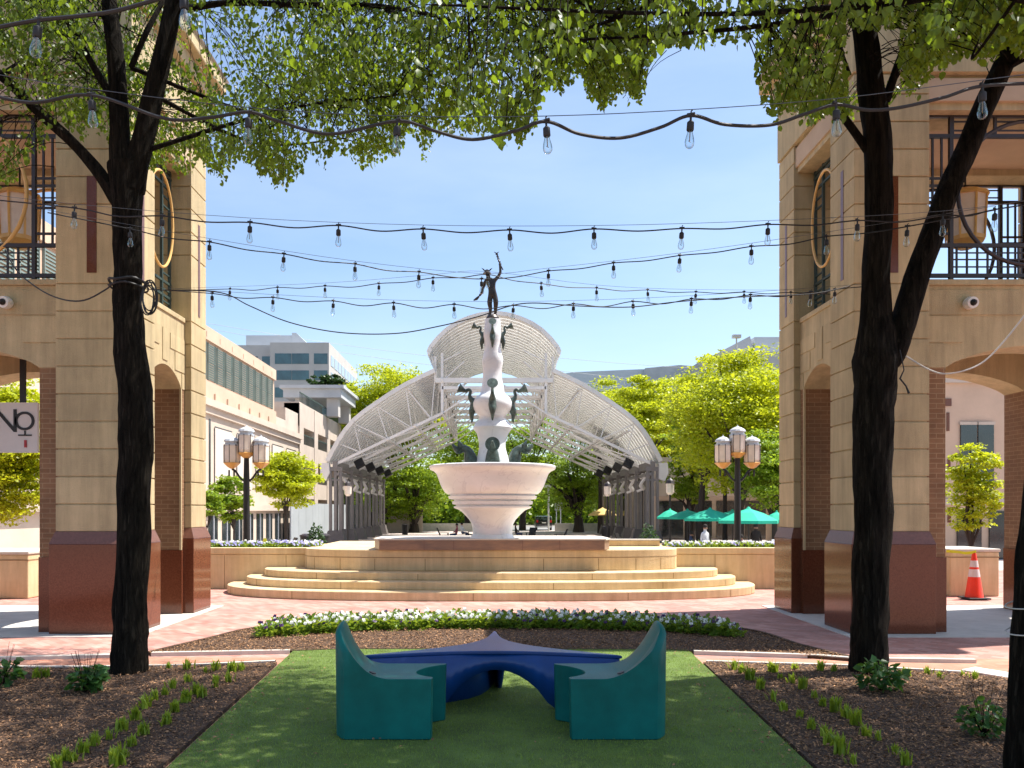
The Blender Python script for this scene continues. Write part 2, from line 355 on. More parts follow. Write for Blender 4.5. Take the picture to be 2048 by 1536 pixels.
# tower floors of pale concrete
b = MB()
for s in (-1, 1): b.prism([(s*4.62,10.35),(s*12.5,10.35),(s*12.5,13.75),(s*4.62,13.75)][::s], .0, .012)
tag(b.build('pavement', M['conc']), kind='structure')

def poly_sheet(name, pts, z, m, kind='structure'):
    b = MB(); b.add([(x,y,z) for x,y in pts], [tuple(range(len(pts)))])
    o = b.build(name, m)
    if kind: tag(o, kind=kind)
    return o
# turf
TL0, TL1, TR0, TR1 = (-2.06,5.12), (-2.30,9.32), (1.97,5.12), (2.27,9.30)
turf_poly = [(-1.75,-.2),(1.70,-.2),(TR1[0],TR1[1]),(TL1[0],TL1[1])]
b = MB(); b.prism(turf_poly, 0.0, .03); tag(b.build('turf_base', M['turf']), kind='structure')
def in_poly(x, y, poly):
    c = np.zeros(len(x), bool); n = len(poly); j = n-1
    for i in range(n):
        xi, yi = poly[i]; xj, yj = poly[j]
        t = ((yi > y) != (yj > y)) & (x < (xj-xi)*(y-yi)/(yj-yi+1e-12)+xi)
        c ^= t; j = i
    return c
n = 95000; yy = 4.7 + (9.32-4.7)*NR.rand(n)**1.25; xx = NR.uniform(-2.35,2.35,n); k = in_poly(xx,yy,turf_poly); xx=xx[k]; yy=yy[k]; n=len(xx)
Pt = np.stack([xx,yy,np.full(n,.028)],1); D = np.stack([NR.normal(0,.55,n),NR.normal(0,.55,n),np.ones(n)],1); h = NR.uniform(.012,.026,n)
Sd = nrm(np.stack([NR.normal(0,1,n),NR.normal(0,1,n),np.zeros(n)],1)); D = nrm(D)
V = np.stack([Pt-Sd*.0022, Pt+Sd*.0022, Pt+D*h[:,None]],1).reshape(-1,3)
tag(fast_mesh('artificial_grass', V, np.arange(3*n).reshape(-1,3), M['blade']),
    'short green artificial grass covering the lawn under the blue table', 'grass', kind='stuff')
# beds
def arc(pts, k=8):
    """catmull-rom through 2D/3D points"""
    pts = [Vector(p) for p in pts]; out = []
    for i in range(len(pts)-1):
        p0 = pts[max(i-1,0)]; p1 = pts[i]; p2 = pts[i+1]; p3 = pts[min(i+2,len(pts)-1)]
        for j in range(k):
            t = j/k
            out.append(.5*((2*p1)+(p2-p0)*t+(2*p0-5*p1+4*p2-p3)*t*t+(3*p1-p0-3*p2+p3)*t**3))
    out.append(pts[-1]); return out
lb = [(-1.79,-.2),(-2.29,8.5),(-3.2,8.28),(-4.2,8.2),(-6.2,8.2),(-7.5,7.8),(-7.5,-.2)]
rb = [(1.74,-.2),(7.5,-.2),(7.5,5.6),(5.4,7.3),(4.7,7.9),(3.6,8.28),(2.24,8.5)]
front = [G(300,1312), G(560,1308), G(700,1303), G(1330,1304), G(1400,1309), G(1560,1313), G(1705,1324)]
backc = arc([G(1705,1322), G(1600,1296), G(1490,1264), G(1300,1250), (0.1,11.95,0), G(700,1250), G(520,1260), G(420,1282), G(300,1311)])
cb = [(p.x,p.y) for p in front] + [(p.x,p.y) for p in backc[1:-1]]
def bed_mound(name, poly, hgt, label):
    # domed soil: grid inside polygon bounding box, raised away from edge
    xs = [p[0] for p in poly]; ys = [p[1] for p in poly]
    b = MB(); b.prism(poly, 0.0, .035); 
    return tag(b.build(name, M['mulch']), kind='structure')
bed_mound('ground_mulch', lb, 0, ''); bed_mound('ground_mulch', rb, 0, ''); bed_mound('ground_mulch', cb, 0, '')
def chips(poly, n, y0, label, zmax=.04):
    xs = [p[0] for p in poly]; ys = [p[1] for p in poly]
    x = NR.uniform(min(xs),max(xs),n*3); y = y0+(max(ys)-y0)*NR.rand(n*3)**1.2; k = in_poly(x,y,poly); x=x[k][:n]; y=y[k][:n]; m=len(x)
    Pt = np.stack([x,y,np.full(m,.037)+NR.rand(m)*.012],1)
    D = np.stack([NR.normal(0,1,m),NR.normal(0,1,m),NR.normal(0,.35,m)],1); N = np.stack([NR.normal(0,.5,m),NR.normal(0,.5,m),np.ones(m)],1)
    V,Fq = leaf_geo(Pt,D,N,NR.uniform(.012,.042,m),.17,True)
    tag(fast_mesh('mulch_chips', V, Fq, M['chip']), label, 'mulch', kind='stuff')
chips(lb, 42000, 4.2, 'shredded brown bark mulch on the bed left of the lawn')
chips(rb, 42000, 4.2, 'shredded brown bark mulch on the bed right of the lawn')
chips(cb, 30000, 8.8, 'shredded bark mulch of the flower bed behind the lawn')
q = np.random.RandomState(5); n = 420; t_ = q.rand(n)**.8; sd = q.choice([-1,1],n); ya_ = 9.25-4.3*t_
xa_ = np.where(sd<0,-1.76-.055*ya_,1.70+.061*ya_) - sd*np.abs(q.normal(0,.16,n)); xa_[:90] = q.uniform(-1.9,1.9,90)
V,Fq = leaf_geo(np.stack([xa_,ya_,np.full(n,.052)],1), np.stack([q.normal(0,1,n),q.normal(0,1,n),q.normal(0,.15,n)],1), q.normal(0,.3,(n,3))+np.array([0,0,1]), q.uniform(.014,.04,n), .22, True)
tag(fast_mesh('fallen_litter', V, Fq, M['chip']), 'scattered bark chips and dry leaves spilled over the lawn edges', 'litter', kind='stuff')
# brick path strip between two pale kerbs
poly_sheet('path', [(-9,8.26),(-2.3,8.56),(2.3,8.56),(3.7,8.32),(4.9,8.0),(7,8.4),(7,8.85),(3.6,8.85),(-3.9,8.95),(-9,8.6)], .004, M['pave_red'])
def kerb(name, pts, w, h, m):
    b = MB()
    for a, c in zip(pts[:-1], pts[1:]):
        a = Vector((*a,0)); c = Vector((*c,0)); d = (c-a).normalized(); nn = Vector((-d.y,d.x,0))*w/2
        e = d*.002
        b.add([a-nn+e, c-nn-e, c+nn-e, a+nn+e, *(q+Vector((0,0,h)) for q in (a-nn+e, c-nn-e, c+nn-e, a+nn+e))],
              [(0,3,2,1),(4,5,6,7),(0,1,5,4),(1,2,6,5),(2,3,7,6),(3,0,4,7)])
    return tag(b.build(name, m), kind='structure')
kerb('kerb', [(-9,8.55),(-6.2,8.66),(-3.9,9.0)], .09, .04, M['kerb'])
kerb('kerb', [(-3.85,9.04),(-2.33,9.2)], .07, .045, M['kerb'])
kerb('kerb', [(2.3,9.15),(3.6,8.9),(3.95,8.72),(5.2,8.62)], .07, .045, M['kerb'])
kerb('kerb', [(-9,8.2),(-6.2,8.24),(-4.2,8.24),(-3.2,8.33),(-2.31,8.55)], .05, .045, M['kerb'])
kerb('kerb', [(2.28,8.54),(3.6,8.33),(4.7,7.97)], .05, .045, M['kerb'])
kerb('kerb', [(4.9,8.25),(5.45,7.35),(7.6,5.6)], .28, .02, M['conc'])
kerb('kerb', [(p.x,p.y) for p in backc], .05, .05, M['mulch'])

# ================================================================ FOUNTAIN STEPS AND WALLS
def superell(a, bdepth, ycen, nexp=3.0, K=56, cx=0.0):
    """front half outline from left to right, flat wall behind at ycen"""
    out = []
    for i in range(K+1):
        t = math.pi*i/K; c = -math.cos(t); s_ = math.sin(t)
        x = cx + a*math.copysign(abs(c)**(2/nexp), c); y = ycen - bdepth*abs(s_)**(2/nexp)
        out.append((x,y))
    return out
WY = 16.7; fcx = -.03
lv = thing('fountain_steps', (0,16,0), 'tan stone steps curving round the drum wall below the marble fountain', 'steps')
def levelpart(name, a, yfront, z0, z1, m, joints, hz=None, nexp=2.7, yback=None):
    o = superell(a, WY-yfront, WY, nexp, cx=fcx); yb = yback or WY+.05
    poly = [(x,y) for x,y in o] + [(fcx+a,yb),(fcx-a,yb)]
    b = MB(); b.prism(poly, z0, z1-.0)
    ob = b.build(name, m, lv, bevel=.018)
    j = MB()
    for t in joints:
        i = int(t*(len(o)-2))+0; p = Vector((*o[i],0)); q = Vector((*o[i+1],0)); d=(q-p).normalized(); nn=Vector((d.y,-d.x,0)); mid=(p+q)/2
        a0 = mid-d*.006+nn*.003; a1 = mid+d*.006+nn*.003; b0=mid-d*.006-nn*.01; b1=mid+d*.006-nn*.01
        zz0, zz1 = z0+.01, (hz or z1)-.02
        j.add([(a0.x,a0.y,zz0),(a1.x,a1.y,zz0),(a1.x,a1.y,zz1),(a0.x,a0.y,zz1)],[(0,1,2,3)])
    if hz:
        for p,q in zip(o[1:-2],o[2:-1]):
            p=Vector((*p,0)); q=Vector((*q,0)); d=(q-p).normalized(); nn=Vector((d.y,-d.x,0))*.004
            j.add([(p.x+nn.x,p.y+nn.y,hz-.008),(q.x+nn.x,q.y+nn.y,hz-.008),(q.x+nn.x,q.y+nn.y,hz+.006),(p.x+nn.x,p.y+nn.y,hz+.006)],[(0,1,2,3)])
    j.build('joint', M['stepjoint'], ob)
levelpart('step', 5.36, 14.43, 0, .165, M['step'], [.12,.3,.5,.62,.8,.9])
levelpart('step', 5.0, 14.80, .165, .315, M['step'], [.15,.35,.55,.7,.86])
levelpart('step', 4.66, 15.15, .315, .46, M['step'], [.1,.28,.45,.6,.75,.9])
levelpart('drum_wall', 3.83, 15.60, .46, .87, M['step'], [.08,.16,.26,.36,.45,.55,.64,.73,.83,.92], hz=.72, nexp=3.0, yback=20.2)
cap = thing('low_wall', (3.3,17,.87), 'low pale stone wall on the right of the fountain platform', 'wall')
b = MB(); b.box(2.45,3.6,17.2,17.45,.872,.99); b.build('wall', M['step'], cap, bevel=.01)
b = MB(); b.box(2.42,3.63,17.17,17.48,.992,1.02); b.build('coping', M['kerb'], cap)

def planter_wall(x0, x1, label):
    t = thing('planter', ((x0+x1)/2, WY, 0), label, 'planter')
    b = MB(); b.box(x0,x1,WY,WY+.28,0,.72); b.box(x0,x1,WY-.015,WY+.28,.735,.86); b.box(x0,x1,WY+.01,WY+.26,.72,.735)
    b.box(x0,x1,WY+1.9,WY+2.1,0,.86)
    b.build('wall', M['step'], t, bevel=.008)
    j = MB(); n = max(2,int(abs(x1-x0)/1.1))
    for i in range(1,n+1):
        x = x0+(x1-x0)*(i-.35)/n; j.box(x-.006,x+.006,WY-.003,WY+.01,.02,.71)
    j.build('joint', M['stepjoint'], t)
    s = MB(); s.box(x0+.02,x1-.02,WY+.282,WY+1.898,0,.78); s.build('soil', M['mulch'], t)
planter_wall(-9.0, -3.86, 'long tan stone planter of pansies left of the fountain steps')
planter_wall(3.80, 9.0, 'long tan stone planter of pansies right of the fountain steps')

# ================================================================ FOUNTAIN
FY = 15.98; sc = FY/F
def fz(py): return H + (HOR-py)*sc
fo = thing('marble_fountain', (0,FY,.87), 'tall white marble fountain with a wide basin and bronze spouts on red stone', 'fountain')
b = MB()
bp = [(-2.19,15.47),(2.17,15.47),(2.32,15.9),(2.32,17.1),(1.9,17.5),(-1.9,17.5),(-2.34,17.1),(-2.34,15.9)]
b.prism(bp, .872, 1.065); base = b.build('plinth', M['bluestone'], fo, bevel=.01)
b = MB(); bp2=[(x*1.01,16.5+(y-16.5)*1.02) for x,y in bp]; b.prism(bp2, 1.066, 1.09); b.build('coping', M['kerb'], base)
b = MB()
for x in (-1.32,-.75,.58,1.3): b.box(x-.006,x+.006,15.466,15.48,.875,1.062)
b.build('joint', M['granite_cap'], base)
pr = [(46,1077),(39.5,1068),(40,1056),(41.5,1048),(46,1040),(52,1033),(60,1025),(66,1020),(77,1016),(78,1013),(73.5,1012),(73.5,1009.5),(80,1008.5),(81,1003),(77,1002),(77,999.5),(87,998),(89,992.5),(84.5,991.5),(85,989.5),(90,988.5),(96,984),(103,972),(108,958),(112,948),(117,943),(124,940),(126,937),(126,933),(123,931.5),(118,932),(112,940),(60,950),(0.5,952)]
b = MB(); b.lathe([(r*sc, fz(y)) for r,y in pr], (0,FY,0), 72); b.build('basin', M['marble'], fo)
pc = [(33,945),(35,930),(33,920),(30,908),(27.5,896),(27.5,885),(29,876),(31,868),(36,860),(38.5,856),(37.5,852),(33,846),(26,840),(25,835),(27,830),(33,825),(37,820),(39.5,812),(39.5,805),(37,799),(33,794),(27,790),(24,784),(22.5,776),(20,764),(18.5,755),(18,745),(18.5,736),(20,728),(20.5,720),(19.5,714),(18,706),(16.5,696),(17,684),(18.5,674),(18,666),(16,660),(15.5,650),(15,639),(.5,638)]
def nf(a,z): return 1 + .035*math.sin(a*2+z*6) + .02*math.sin(a*3-z*9)
b = MB(); b.lathe([(r*sc*1.0, fz(y)) for r,y in pc], (0,FY,0), 56, nf=nf); b.build('column', M['marble'], fo)
def spout(r0, zc, size, ang):
    """curved swan-necked bronze spout; side profile in (out, z)"""
    pts = [(0.10,-.40),(.09,-.34),(.10,-.26),(.09,-.17),(.05,-.07),(.06,.02),(.12,.09),(.14,.16),(.12,.225),(.145,.27),(.19,.262),(.215,.225)]
    rad = [.012,.028,.045,.07,.085,.075,.05,.034,.029,.029,.032,.03]
    b = MB(); ca, sa = math.cos(ang), math.sin(ang)
    p3 = [Vector(((r0+.0+p[0]*size)*ca, (r0+p[0]*size)*sa, zc+p[1]*size)) + Vector((0,FY,0)) for p in arc([Vector((q[0],q[1],0)) for q in pts],3)]
    rr = []
    for i in range(len(rad)-1):
        for j in range(3): rr.append((rad[i]*(1-j/3)+rad[i+1]*j/3)*size)
    rr.append(rad[-1]*size)
    b.tube(p3, rr, 10)
    # flared mouth disc with dark throat, facing outward
    c = Vector(((r0+.205*size)*ca,(r0+.205*size)*sa,zc+.235*size))+Vector((0,FY,0)); d = Vector((ca,sa,.42)).normalized()
    b.tube([c-d*.02*size, c+d*.07*size, c+d*.14*size, c+d*.17*size], [.028*size,.045*size,.085*size,.11*size], 16)
    b.tube([c+d*.1702*size, c+d*.172*size],[.05*size,.03*size],12)
    # bracket
    b.tube([Vector(((r0-.06)*ca,(r0-.06)*sa+FY,zc-.02*size)), Vector(((r0+.05*size)*ca,(r0+.05*size)*sa+FY,zc-.04*size))],.035*size,8)
    return b
def lower_spout(r0, zc, size, ang):
    pts = [(.06,-.16),(.12,-.06),(.15,.06),(.20,.18),(.30,.22),(.38,.17),(.44,.21),(.52,.31)]
    rad = [.15,.15,.13,.09,.075,.07,.06,.02]
    b = MB(); ca, sa = math.cos(ang), math.sin(ang)
    q = arc([Vector((p[0],p[1],0)) for p in pts],3); rr=[]
    for i in range(len(rad)-1):
        for j in range(3): rr.append((rad[i]*(1-j/3)+rad[i+1]*j/3)*size)
    rr.append(rad[-1]*size)
    b.tube([Vector(((r0+p.x*size)*ca,(r0+p.x*size)*sa+FY,zc+p.y*size)) for p in q], rr, 10)
    c = Vector(((r0+.36*size)*ca,(r0+.36*size)*sa+FY,zc+.25*size)); d = Vector((ca,sa,.1)).normalized()
    b.tube([c-d*.06*size,c,c+d*.04*size],[.07*size,.11*size,.15*size],18)
    b.tube([c+d*.0405*size,c+d*.043*size],[.05*size,.02*size],12)
    return b
for a in (-90,0,180,90):
    spout(15*sc, fz(672), .68, R(a)).build('spout', M['bronze'], fo)
    spout(32*sc, fz(806), .98, R(a)).build('spout', M['bronze'], fo)
    lower_spout(31*sc, fz(918), .95, R(a)).build('spout', M['bronze'], fo)
# water jets catch: small splash lip omitted, water surface in the basin
b = MB(); b.lathe([(1.10,fz(938)),(.02,fz(937.6))],(0,FY,0),48); b.build('water', mat('basin_water',(.10,.13,.12),.08,.1), fo)

# ---- skinned figures
def skin_fig(name, V, E, Rd, m, parent=None, base=None, sub=2, root=0):
    me = bpy.data.meshes.new(name); o = OFF[parent.name] if parent is not None else Vector(base or (0,0,0))
    me.from_pydata([tuple(Vector(v)-o) for v in V], E, [])
    ob = bpy.data.objects.new(name, me); COL.objects.link(ob)
    if parent is not None: ob.parent = parent
    else: ob.location = o
    OFF[ob.name] = o
    sk_ = ob.modifiers.new('skin','SKIN'); sk_.use_smooth_shade = True
    for i, sv in enumerate(me.skin_vertices[0].data):
        r = Rd[i]; sv.radius = (r, r) if not hasattr(r,'__len__') else r
        sv.use_root = (i == root)
    ss = ob.modifiers.new('sub','SUBSURF'); ss.levels = 1; ss.render_levels = sub
    for mm in (m if isinstance(m,(list,tuple)) else [m]): me.materials.append(mm)
    return ob
# bronze figure on top of the column
sz0 = fz(632)
st = thing('bronze_statue', (0,FY,fz(638)), 'small dark bronze winged-hat figure raising a staff on top of the fountain', 'statue')
def sp(px, py, dy=0): return Vector(((px-CX)*sc, FY+dy, fz(py)))
V = [sp(985,590), sp(984,578), sp(981,563), sp(978,556), sp(976,551), sp(974,545,-.01), # pelvis,waist,chest,neck,head low, head top
     sp(989,561), sp(996,554), sp(1001,545,-.02), sp(1000,532,-.03), sp(999,527,-.03),   # raised arm
     sp(971,563), sp(966,574,.02), sp(964,584,.03), sp(958,592,.03),       # left arm down holding cloth
     sp(981,593), sp(979,606,-.01), sp(981,618), sp(980,629), sp(977,631,-.05),        # leg
     sp(990,593), sp(992,606,-.02), sp(991,618,.01), sp(991,629,.02), sp(993,631,-.05)]
E = [(0,1),(1,2),(2,3),(3,4),(4,5),(2,6),(6,7),(7,8),(8,9),(9,10),(2,11),(11,12),(12,13),(13,14),(0,15),(15,16),(16,17),(17,18),(18,19),(0,20),(20,21),(21,22),(22,23),(23,24)]
Rd = [.075,.07,.085,.035,.048,.05,.045,.035,.03,.024,.024,.045,.034,.028,.022,.06,.055,.04,.026,.022,.06,.055,.04,.026,.022]
skin_fig('body', V, E, Rd, M['bronze_dk'], st)
b = MB(); b.lathe([(.085,fz(547)),(.055,fz(544.5)),(.045,fz(541)),(.01,fz(539))],(sp(974,545).x,FY-.01,0),16)
for sgn in (-1,1):
    a = sp(974+sgn*4,543); b.add([a, a+Vector((sgn*.03,0,.02)), a+Vector((sgn*.075,0,.075)), a+Vector((sgn*.02,0,.05)), a+Vector((0,.02,.03))],[(0,1,2,3),(0,3,4),(1,2,4)])
b.build('winged_hat', M['bronze_dk'], st)
b = MB(); b.tube([sp(1006,540),sp(1001,530),sp(996,518),sp(993,506)],[.012,.013,.012,.010],6)
c0, c1 = sp(1001,530), sp(993,507)
for ph in (0,math.pi):
    b.tube([c0.lerp(c1,i/14)+Vector((math.sin(i*1.1+ph)*.022*(1),math.cos(i*1.1+ph)*.02,0)) for i in range(15)], .007, 5)
for sgn in (-1,1): b.tube([c1, c1+Vector((sgn*.05,0,.035))],[.014,.004],5)
b.build('staff', M['bronze_dk'], st)
b = MB(); b.tube([sp(958,592,.03),sp(953,597,.03),sp(947,600,.03)],[.018,.03,.012],8); b.build('purse', M['bronze_dk'], st)
b = MB(); b.lathe([(.125,fz(638)-.0),(.13,fz(636)),(.11,fz(633)),(.095,fz(631))],(0,FY,0),20); b.build('base', M['bronze_dk'], st)

# ================================================================ TOWERS
X0 = 4.80
def tower(s, label):
    root = thing('corner_tower', (s*(X0+2.5),12,0), label, 'tower', 'stone pavilion towers flanking the fountain')
    fx = lambda u: s*(X0+u)
    def B(mb,u0,u1,y0,y1,z0,z1): mb.box(fx(u0),fx(u1),y0,y1,z0,z1); return mb
    def pier(u0,u1,y0,y1,cu=.0):
        m = MB(); B(m,u0+.02,u1-.02,y0+.02,y1-.02,0,7.45)
        rows = [(1.37,1.71)] + [(1.72+.366*i-.0,1.72+.366*(i+1)-.018) for i in range(0,9)]
        zz = 1.37
        zs = [1.37+.366*i for i in range(10)]
        for a_,b_ in zip(zs[:-1],zs[1:]): B(m,u0,u1,y0,y1,a_,b_-.018)
        B(m,u0,u1,y0,y1,zs[-1],5.72-.018)
        z = 5.72
        while z < 7.4:
            B(m,u0,u1,y0,y1,z,min(z+.366,7.45)-.018); z += .366
        p = m.build('pier', M['stucco'], root, bevel=.006)
        g = MB(); B(g,u0-.06,u1+.06,y0-.06,y1+.06,.012,1.20)
        g.build('granite_base', M['granite'], p, bevel=.008)
        c = MB(); x0,x1 = sorted((fx(u0),fx(u1)))
        e=.06
        c.add([(x0-e,y0-e,1.201),(x1+e,y0-e,1.201),(x1+e,y1+e,1.201),(x0-e,y1+e,1.201),(x0-.003,y0-.003,1.365),(x1+.003,y0-.003,1.365),(x1+.003,y1+.003,1.365),(x0-.003,y1+.003,1.365)],
              [(0,3,2,1),(4,5,6,7),(0,1,5,4),(1,2,6,5),(2,3,7,6),(3,0,4,7)])
        c.build('sloped_cap', M['granite_cap'], p)
        return p
    ya,yb,yc,yd = 10.62,11.37,12.75,13.40
    pn = pier(0,1.0,ya,yb); pf = pier(0,1.0,yc,yd); pier(4,5,ya,yb); pier(4,5,yc,yd)
    # reddish inlay strips
    for (u,y,ax) in ((.52,ya,'y'),(4.48,ya,'y')):
        m = MB(); B(m,u-.065,u+.065,y-.006,y+.01,4.80,6.08); m.build('inlay', M['granite'], root)
    for y in (10.98,13.08):
        m = MB(); B(m,-.006,.01,y-.04,y+.04,4.80,6.3); m.build('inlay', M['granite_cap'], root)
    # brick jambs beside the arches with granite foot
    for (u0,u1,y0,y1) in ((.98,1.28,10.74,11.3),(3.72,4.02,10.74,11.3),(.98,1.28,12.82,13.32),(3.72,4.02,12.82,13.32),(.11,.62,12.62,12.78),(.11,.62,11.34,11.42),(4.38,4.89,12.62,12.78),(4.38,4.89,11.34,11.42)):
        m = MB(); B(m,u0,u1,y0,y1,1.02,3.56); j = m.build('jamb', M['brick_wall'], root)
        g = MB(); B(g,u0-.01,u1+.01,y0-.01,y1+.01,.012,1.018); g.build('granite_foot', M['granite'], j)
        e = MB()
        ue = u0-.012 if (u0<.5) else None
        if ue is not None: B(e,ue,ue+.03,y0-.035 if y0>12 else y0+.0,y0-.002 if y0>12 else y0+.03,1.02,3.56); e.build('corner_bead', M['stucco'], j)
    # arched lower walls: front, back (x-z polygons)
    def archpoly(u0,u1,ua,ub,zs,za,zt,K=14):
        pts = [(u0,zt),(u0,zs),(ua,zs)]
        for i in range(1,K):
            t=i/K; pts.append((ua+(ub-ua)*t, zs+(za-zs)*math.sin(math.pi*t)**.8))
        pts += [(ub,zs),(u1,zs),(u1,zt)]
        return pts
    def strips(mb, u0,u1,ua,ub,zs,za,zt, axis, c0,c1):
        # wall with segmental arch made of vertical strips butted together
        K=22; A=lambda u: zs if (u<=ua or u>=ub) else zs+(za-zs)*math.sin(math.pi*(u-ua)/(ub-ua))**.75
        us=[u0]+[ua+(ub-ua)*i/K for i in range(K+1)]+[u1]
        top=[]; bot=[]
        for u in us: bot.append((u,A(u))); top.append((u,zt))
        n=len(us); vs=[]
        for c in (c0,c1):
            for (u,z) in bot+top:
                vs.append((fx(u),c,z) if axis=='y' else (fx(c),u,z))
        fs=[]
        for i in range(n-1):
            fs.append((i,i+1,n+i+1,n+i)); fs.append((2*n+i+1,2*n+i,3*n+i,3*n+i+1))
            fs.append((i+1,i,2*n+i,2*n+i+1)); fs.append((n+i,n+i+1,3*n+i+1,3*n+i))
        fs += [(0,n,3*n,2*n),(n-1,2*n-1+0,4*n-1,3*n-1)]
        mb.add(vs,fs)
    for (c0,c1) in ((10.74,11.3),(12.82,13.32)):
        m = MB(); strips(m,.98,4.02,1.28,3.72,3.56,3.86,4.66,'y',c0,c1); m.build('arch_wall', M['stucco'], root)
    for (c0,c1) in ((.11,.6),(4.4,4.89)):
        m = MB(); strips(m,11.35,12.77,11.42,12.62,3.56,3.84,4.62,'x',c0,c1); m.build('arch_wall', M['stucco'], root)
    # raised block plates round the arch (front)
    m = MB()
    for (z0,z1,ue) in ((3.56,3.88,1.34),(3.90,4.25,1.5),(4.27,4.60,2.3)):
        for (a_,b_) in ((1.0,ue if z0>3.6 else 1.27),(5-ue if z0>3.6 else 3.73,4.0)): B(m,a_,b_,10.725,10.745,z0,z1)
    m.build('block_facing', M['stucco'], root)
    # side facing plates with voussoir joints
    m = MB()
    for (y0,y1,z0,z1) in ((12.63,12.745,3.56,3.80),(12.36,12.745,3.82,4.10),(12.18,12.745,4.12,4.35),(11.39,11.60,3.86,4.08),(11.39,11.78,4.10,4.38),(11.9,12.08,3.90,4.38)):
        B(m,.10,.112,y0,y1,z0,z1)
    m.build('block_facing', M['stucco'], root)
    m = MB(); B(m,.98,4.02,10.70,11.32,4.662,4.74); B(m,.98,4.02,12.80,13.34,4.662,4.74); B(m,.09,.62,11.372,12.748,4.622,4.70); B(m,4.38,4.91,11.372,12.748,4.622,4.70)
    m.build('sill', M['stucco'], root, bevel=.01)
    # lower vault ceiling, upper floor
    m = MB(); B(m,.6,4.4,11.3,12.82,4.40,4.60); m.build('floor_slab', M['stucco_in'], root)
    m = MB(); B(m,.03,4.97,10.65,13.37,7.10,7.40); m.build('ceiling', M['stucco_in'], root)
    # upper lintels + wall above
    m = MB(); B(m,1.0,4.0,10.70,11.30,7.0,7.46); B(m,1.0,4.0,12.80,13.32,7.0,7.46); B(m,.06,.6,11.372,12.748,7.02,7.46); B(m,4.4,4.94,11.372,12.748,7.02,7.46)
    m.build('lintel', M['stucco'], root)
    m = MB(); B(m,-.02,5.02,10.60,13.42,7.462,8.45); B(m,.02,4.98,10.64,13.38,7.452,7.462)
    m.build('upper_wall', M['stucco'], root)
    m = MB(); B(m,-.12,5.12,10.50,13.52,8.45,8.72); B(m,-.26,5.26,10.36,13.66,8.72,8.95); m.build('cornice', M['stucco'], root, bevel=.02)
    # hipped roof
    xs = sorted((fx(-.3),fx(5.3))); m = MB()
    m.add([(xs[0],10.3,8.951),(xs[1],10.3,8.951),(xs[1],13.7,8.951),(xs[0],13.7,8.951),((xs[0]+xs[1])/2-1,12,9.5),((xs[0]+xs[1])/2+1,12,9.5)],[(0,1,5,4),(1,2,5),(2,3,4,5),(3,0,4),(0,3,2,1)])
    m.build('roof', M['grey'], root)
    # steel grilles
    def grille(y, name='grille'):
        m = MB(); q=.035
        V_=lambda u,z0,z1,w=.035: B(m,u-w/2,u+w/2,y-w/2,y+w/2,z0,z1)
        def Hb(u0,u1,z,w=.035): B(m,u0,u1,y-w/2+.002,y+w/2-.002,z-w/2,z+w/2)
        Hb(1.0,4.0,7.0,.05); Hb(1.0,4.0,6.72,.05); Hb(1.0,4.0,4.83,.05); Hb(1.0,4.0,5.24,.05)
        for u in (1.05,1.42,3.58,3.95): V_(u,4.75,7.0,.05)
        for u0,u1 in ((1.05,1.42),(3.58,3.95)):
            for z in (6.15,6.05,5.75,5.4): Hb(u0,u1,z,.03)
            for f_ in (.33,.66): V_(u0+(u1-u0)*f_,5.24,6.72,.025)
        for u0,u1 in ((1.42,1.9),(2.0,3.0),(3.1,3.58)):
            V_(u0+.02,6.72,7.0,.035); V_(u1-.02,6.72,7.0,.035); Hb(u0,u1,6.92,.02); Hb(u0,u1,6.8,.02)
        u=1.5
        while u<3.55: V_(u,4.83,5.24,.022); u+=.14
        for z in (4.95,5.05,5.14): Hb(1.45,3.55,z,.018)
        g = m.build(name, M['dsteel'], root)
        t = MB(); c=Vector((fx(2.5),y,5.95)); K=40
        t.tube([c+Vector((math.cos(2*math.pi*i/K)*.98,0,math.sin(2*math.pi*i/K)*.98)) for i in range(K+1)],.028,8,cap=False)
        t.build('ring', M['gold'] if s<0 else M['dsteel'], g)
    grille(10.86); grille(13.2)
    for u in (.33,4.67):
        m = MB()
        for y in (11.40,12.70,11.72,12.40): B(m,u-.02,u+.02,y-.02,y+.02,4.70,7.02)
        for z in (4.82,5.0,5.22,6.72,6.9,6.98): B(m,u-.018,u+.018,11.38,12.74,z-.018,z+.018)
        for z in (6.4,6.55,5.35,4.91,5.1): B(m,u-.012,u+.012,11.38,11.72,z-.012,z+.012); B(m,u-.012,u+.012,12.4,12.74,z-.012,z+.012)
        g = m.build('grille', M['gsteel'], root)
        t = MB(); c=Vector((fx(.09 if u<1 else 4.91),11.80,5.95)); K=40
        t.tube([c+Vector((0,math.cos(2*math.pi*i/K)*.44,math.sin(2*math.pi*i/K)*.70)) for i in range(K+1)],.02,8,cap=False)
        t.build('ring', M['gold'], g)
    # hanging lantern in the upper storey
    c = (fx(2.35),12.1)
    t = thing('hanging_lantern', (c[0],c[1],5.6), ('cream hanging lantern inside the upper storey of the %s tower' % ('right' if s>0 else 'left')), 'lantern', 'lanterns hanging in the towers')
    m = MB(); m.tube([(c[0],c[1],6.5),(c[0],c[1],7.1)],.015,6); m.build('chain', M['black'], t)
    m = MB(); m.lathe([(.12,6.5),(.30,6.42),(.33,6.36)],(c[0],c[1],0),8,False); m.build('lantern_top', M['gold'], t)
    m = MB(); m.lathe([(.25,5.75),(.28,6.36)],(c[0],c[1],0),8,False); m.build('glass_body', M['frost'], t)
    m = MB()
    for i in range(8):
        a=2*math.pi*i/8; m.tube([(c[0]+.26*math.cos(a),c[1]+.26*math.sin(a),5.72),(c[0]+.29*math.cos(a),c[1]+.29*math.sin(a),6.37)],.018,5)
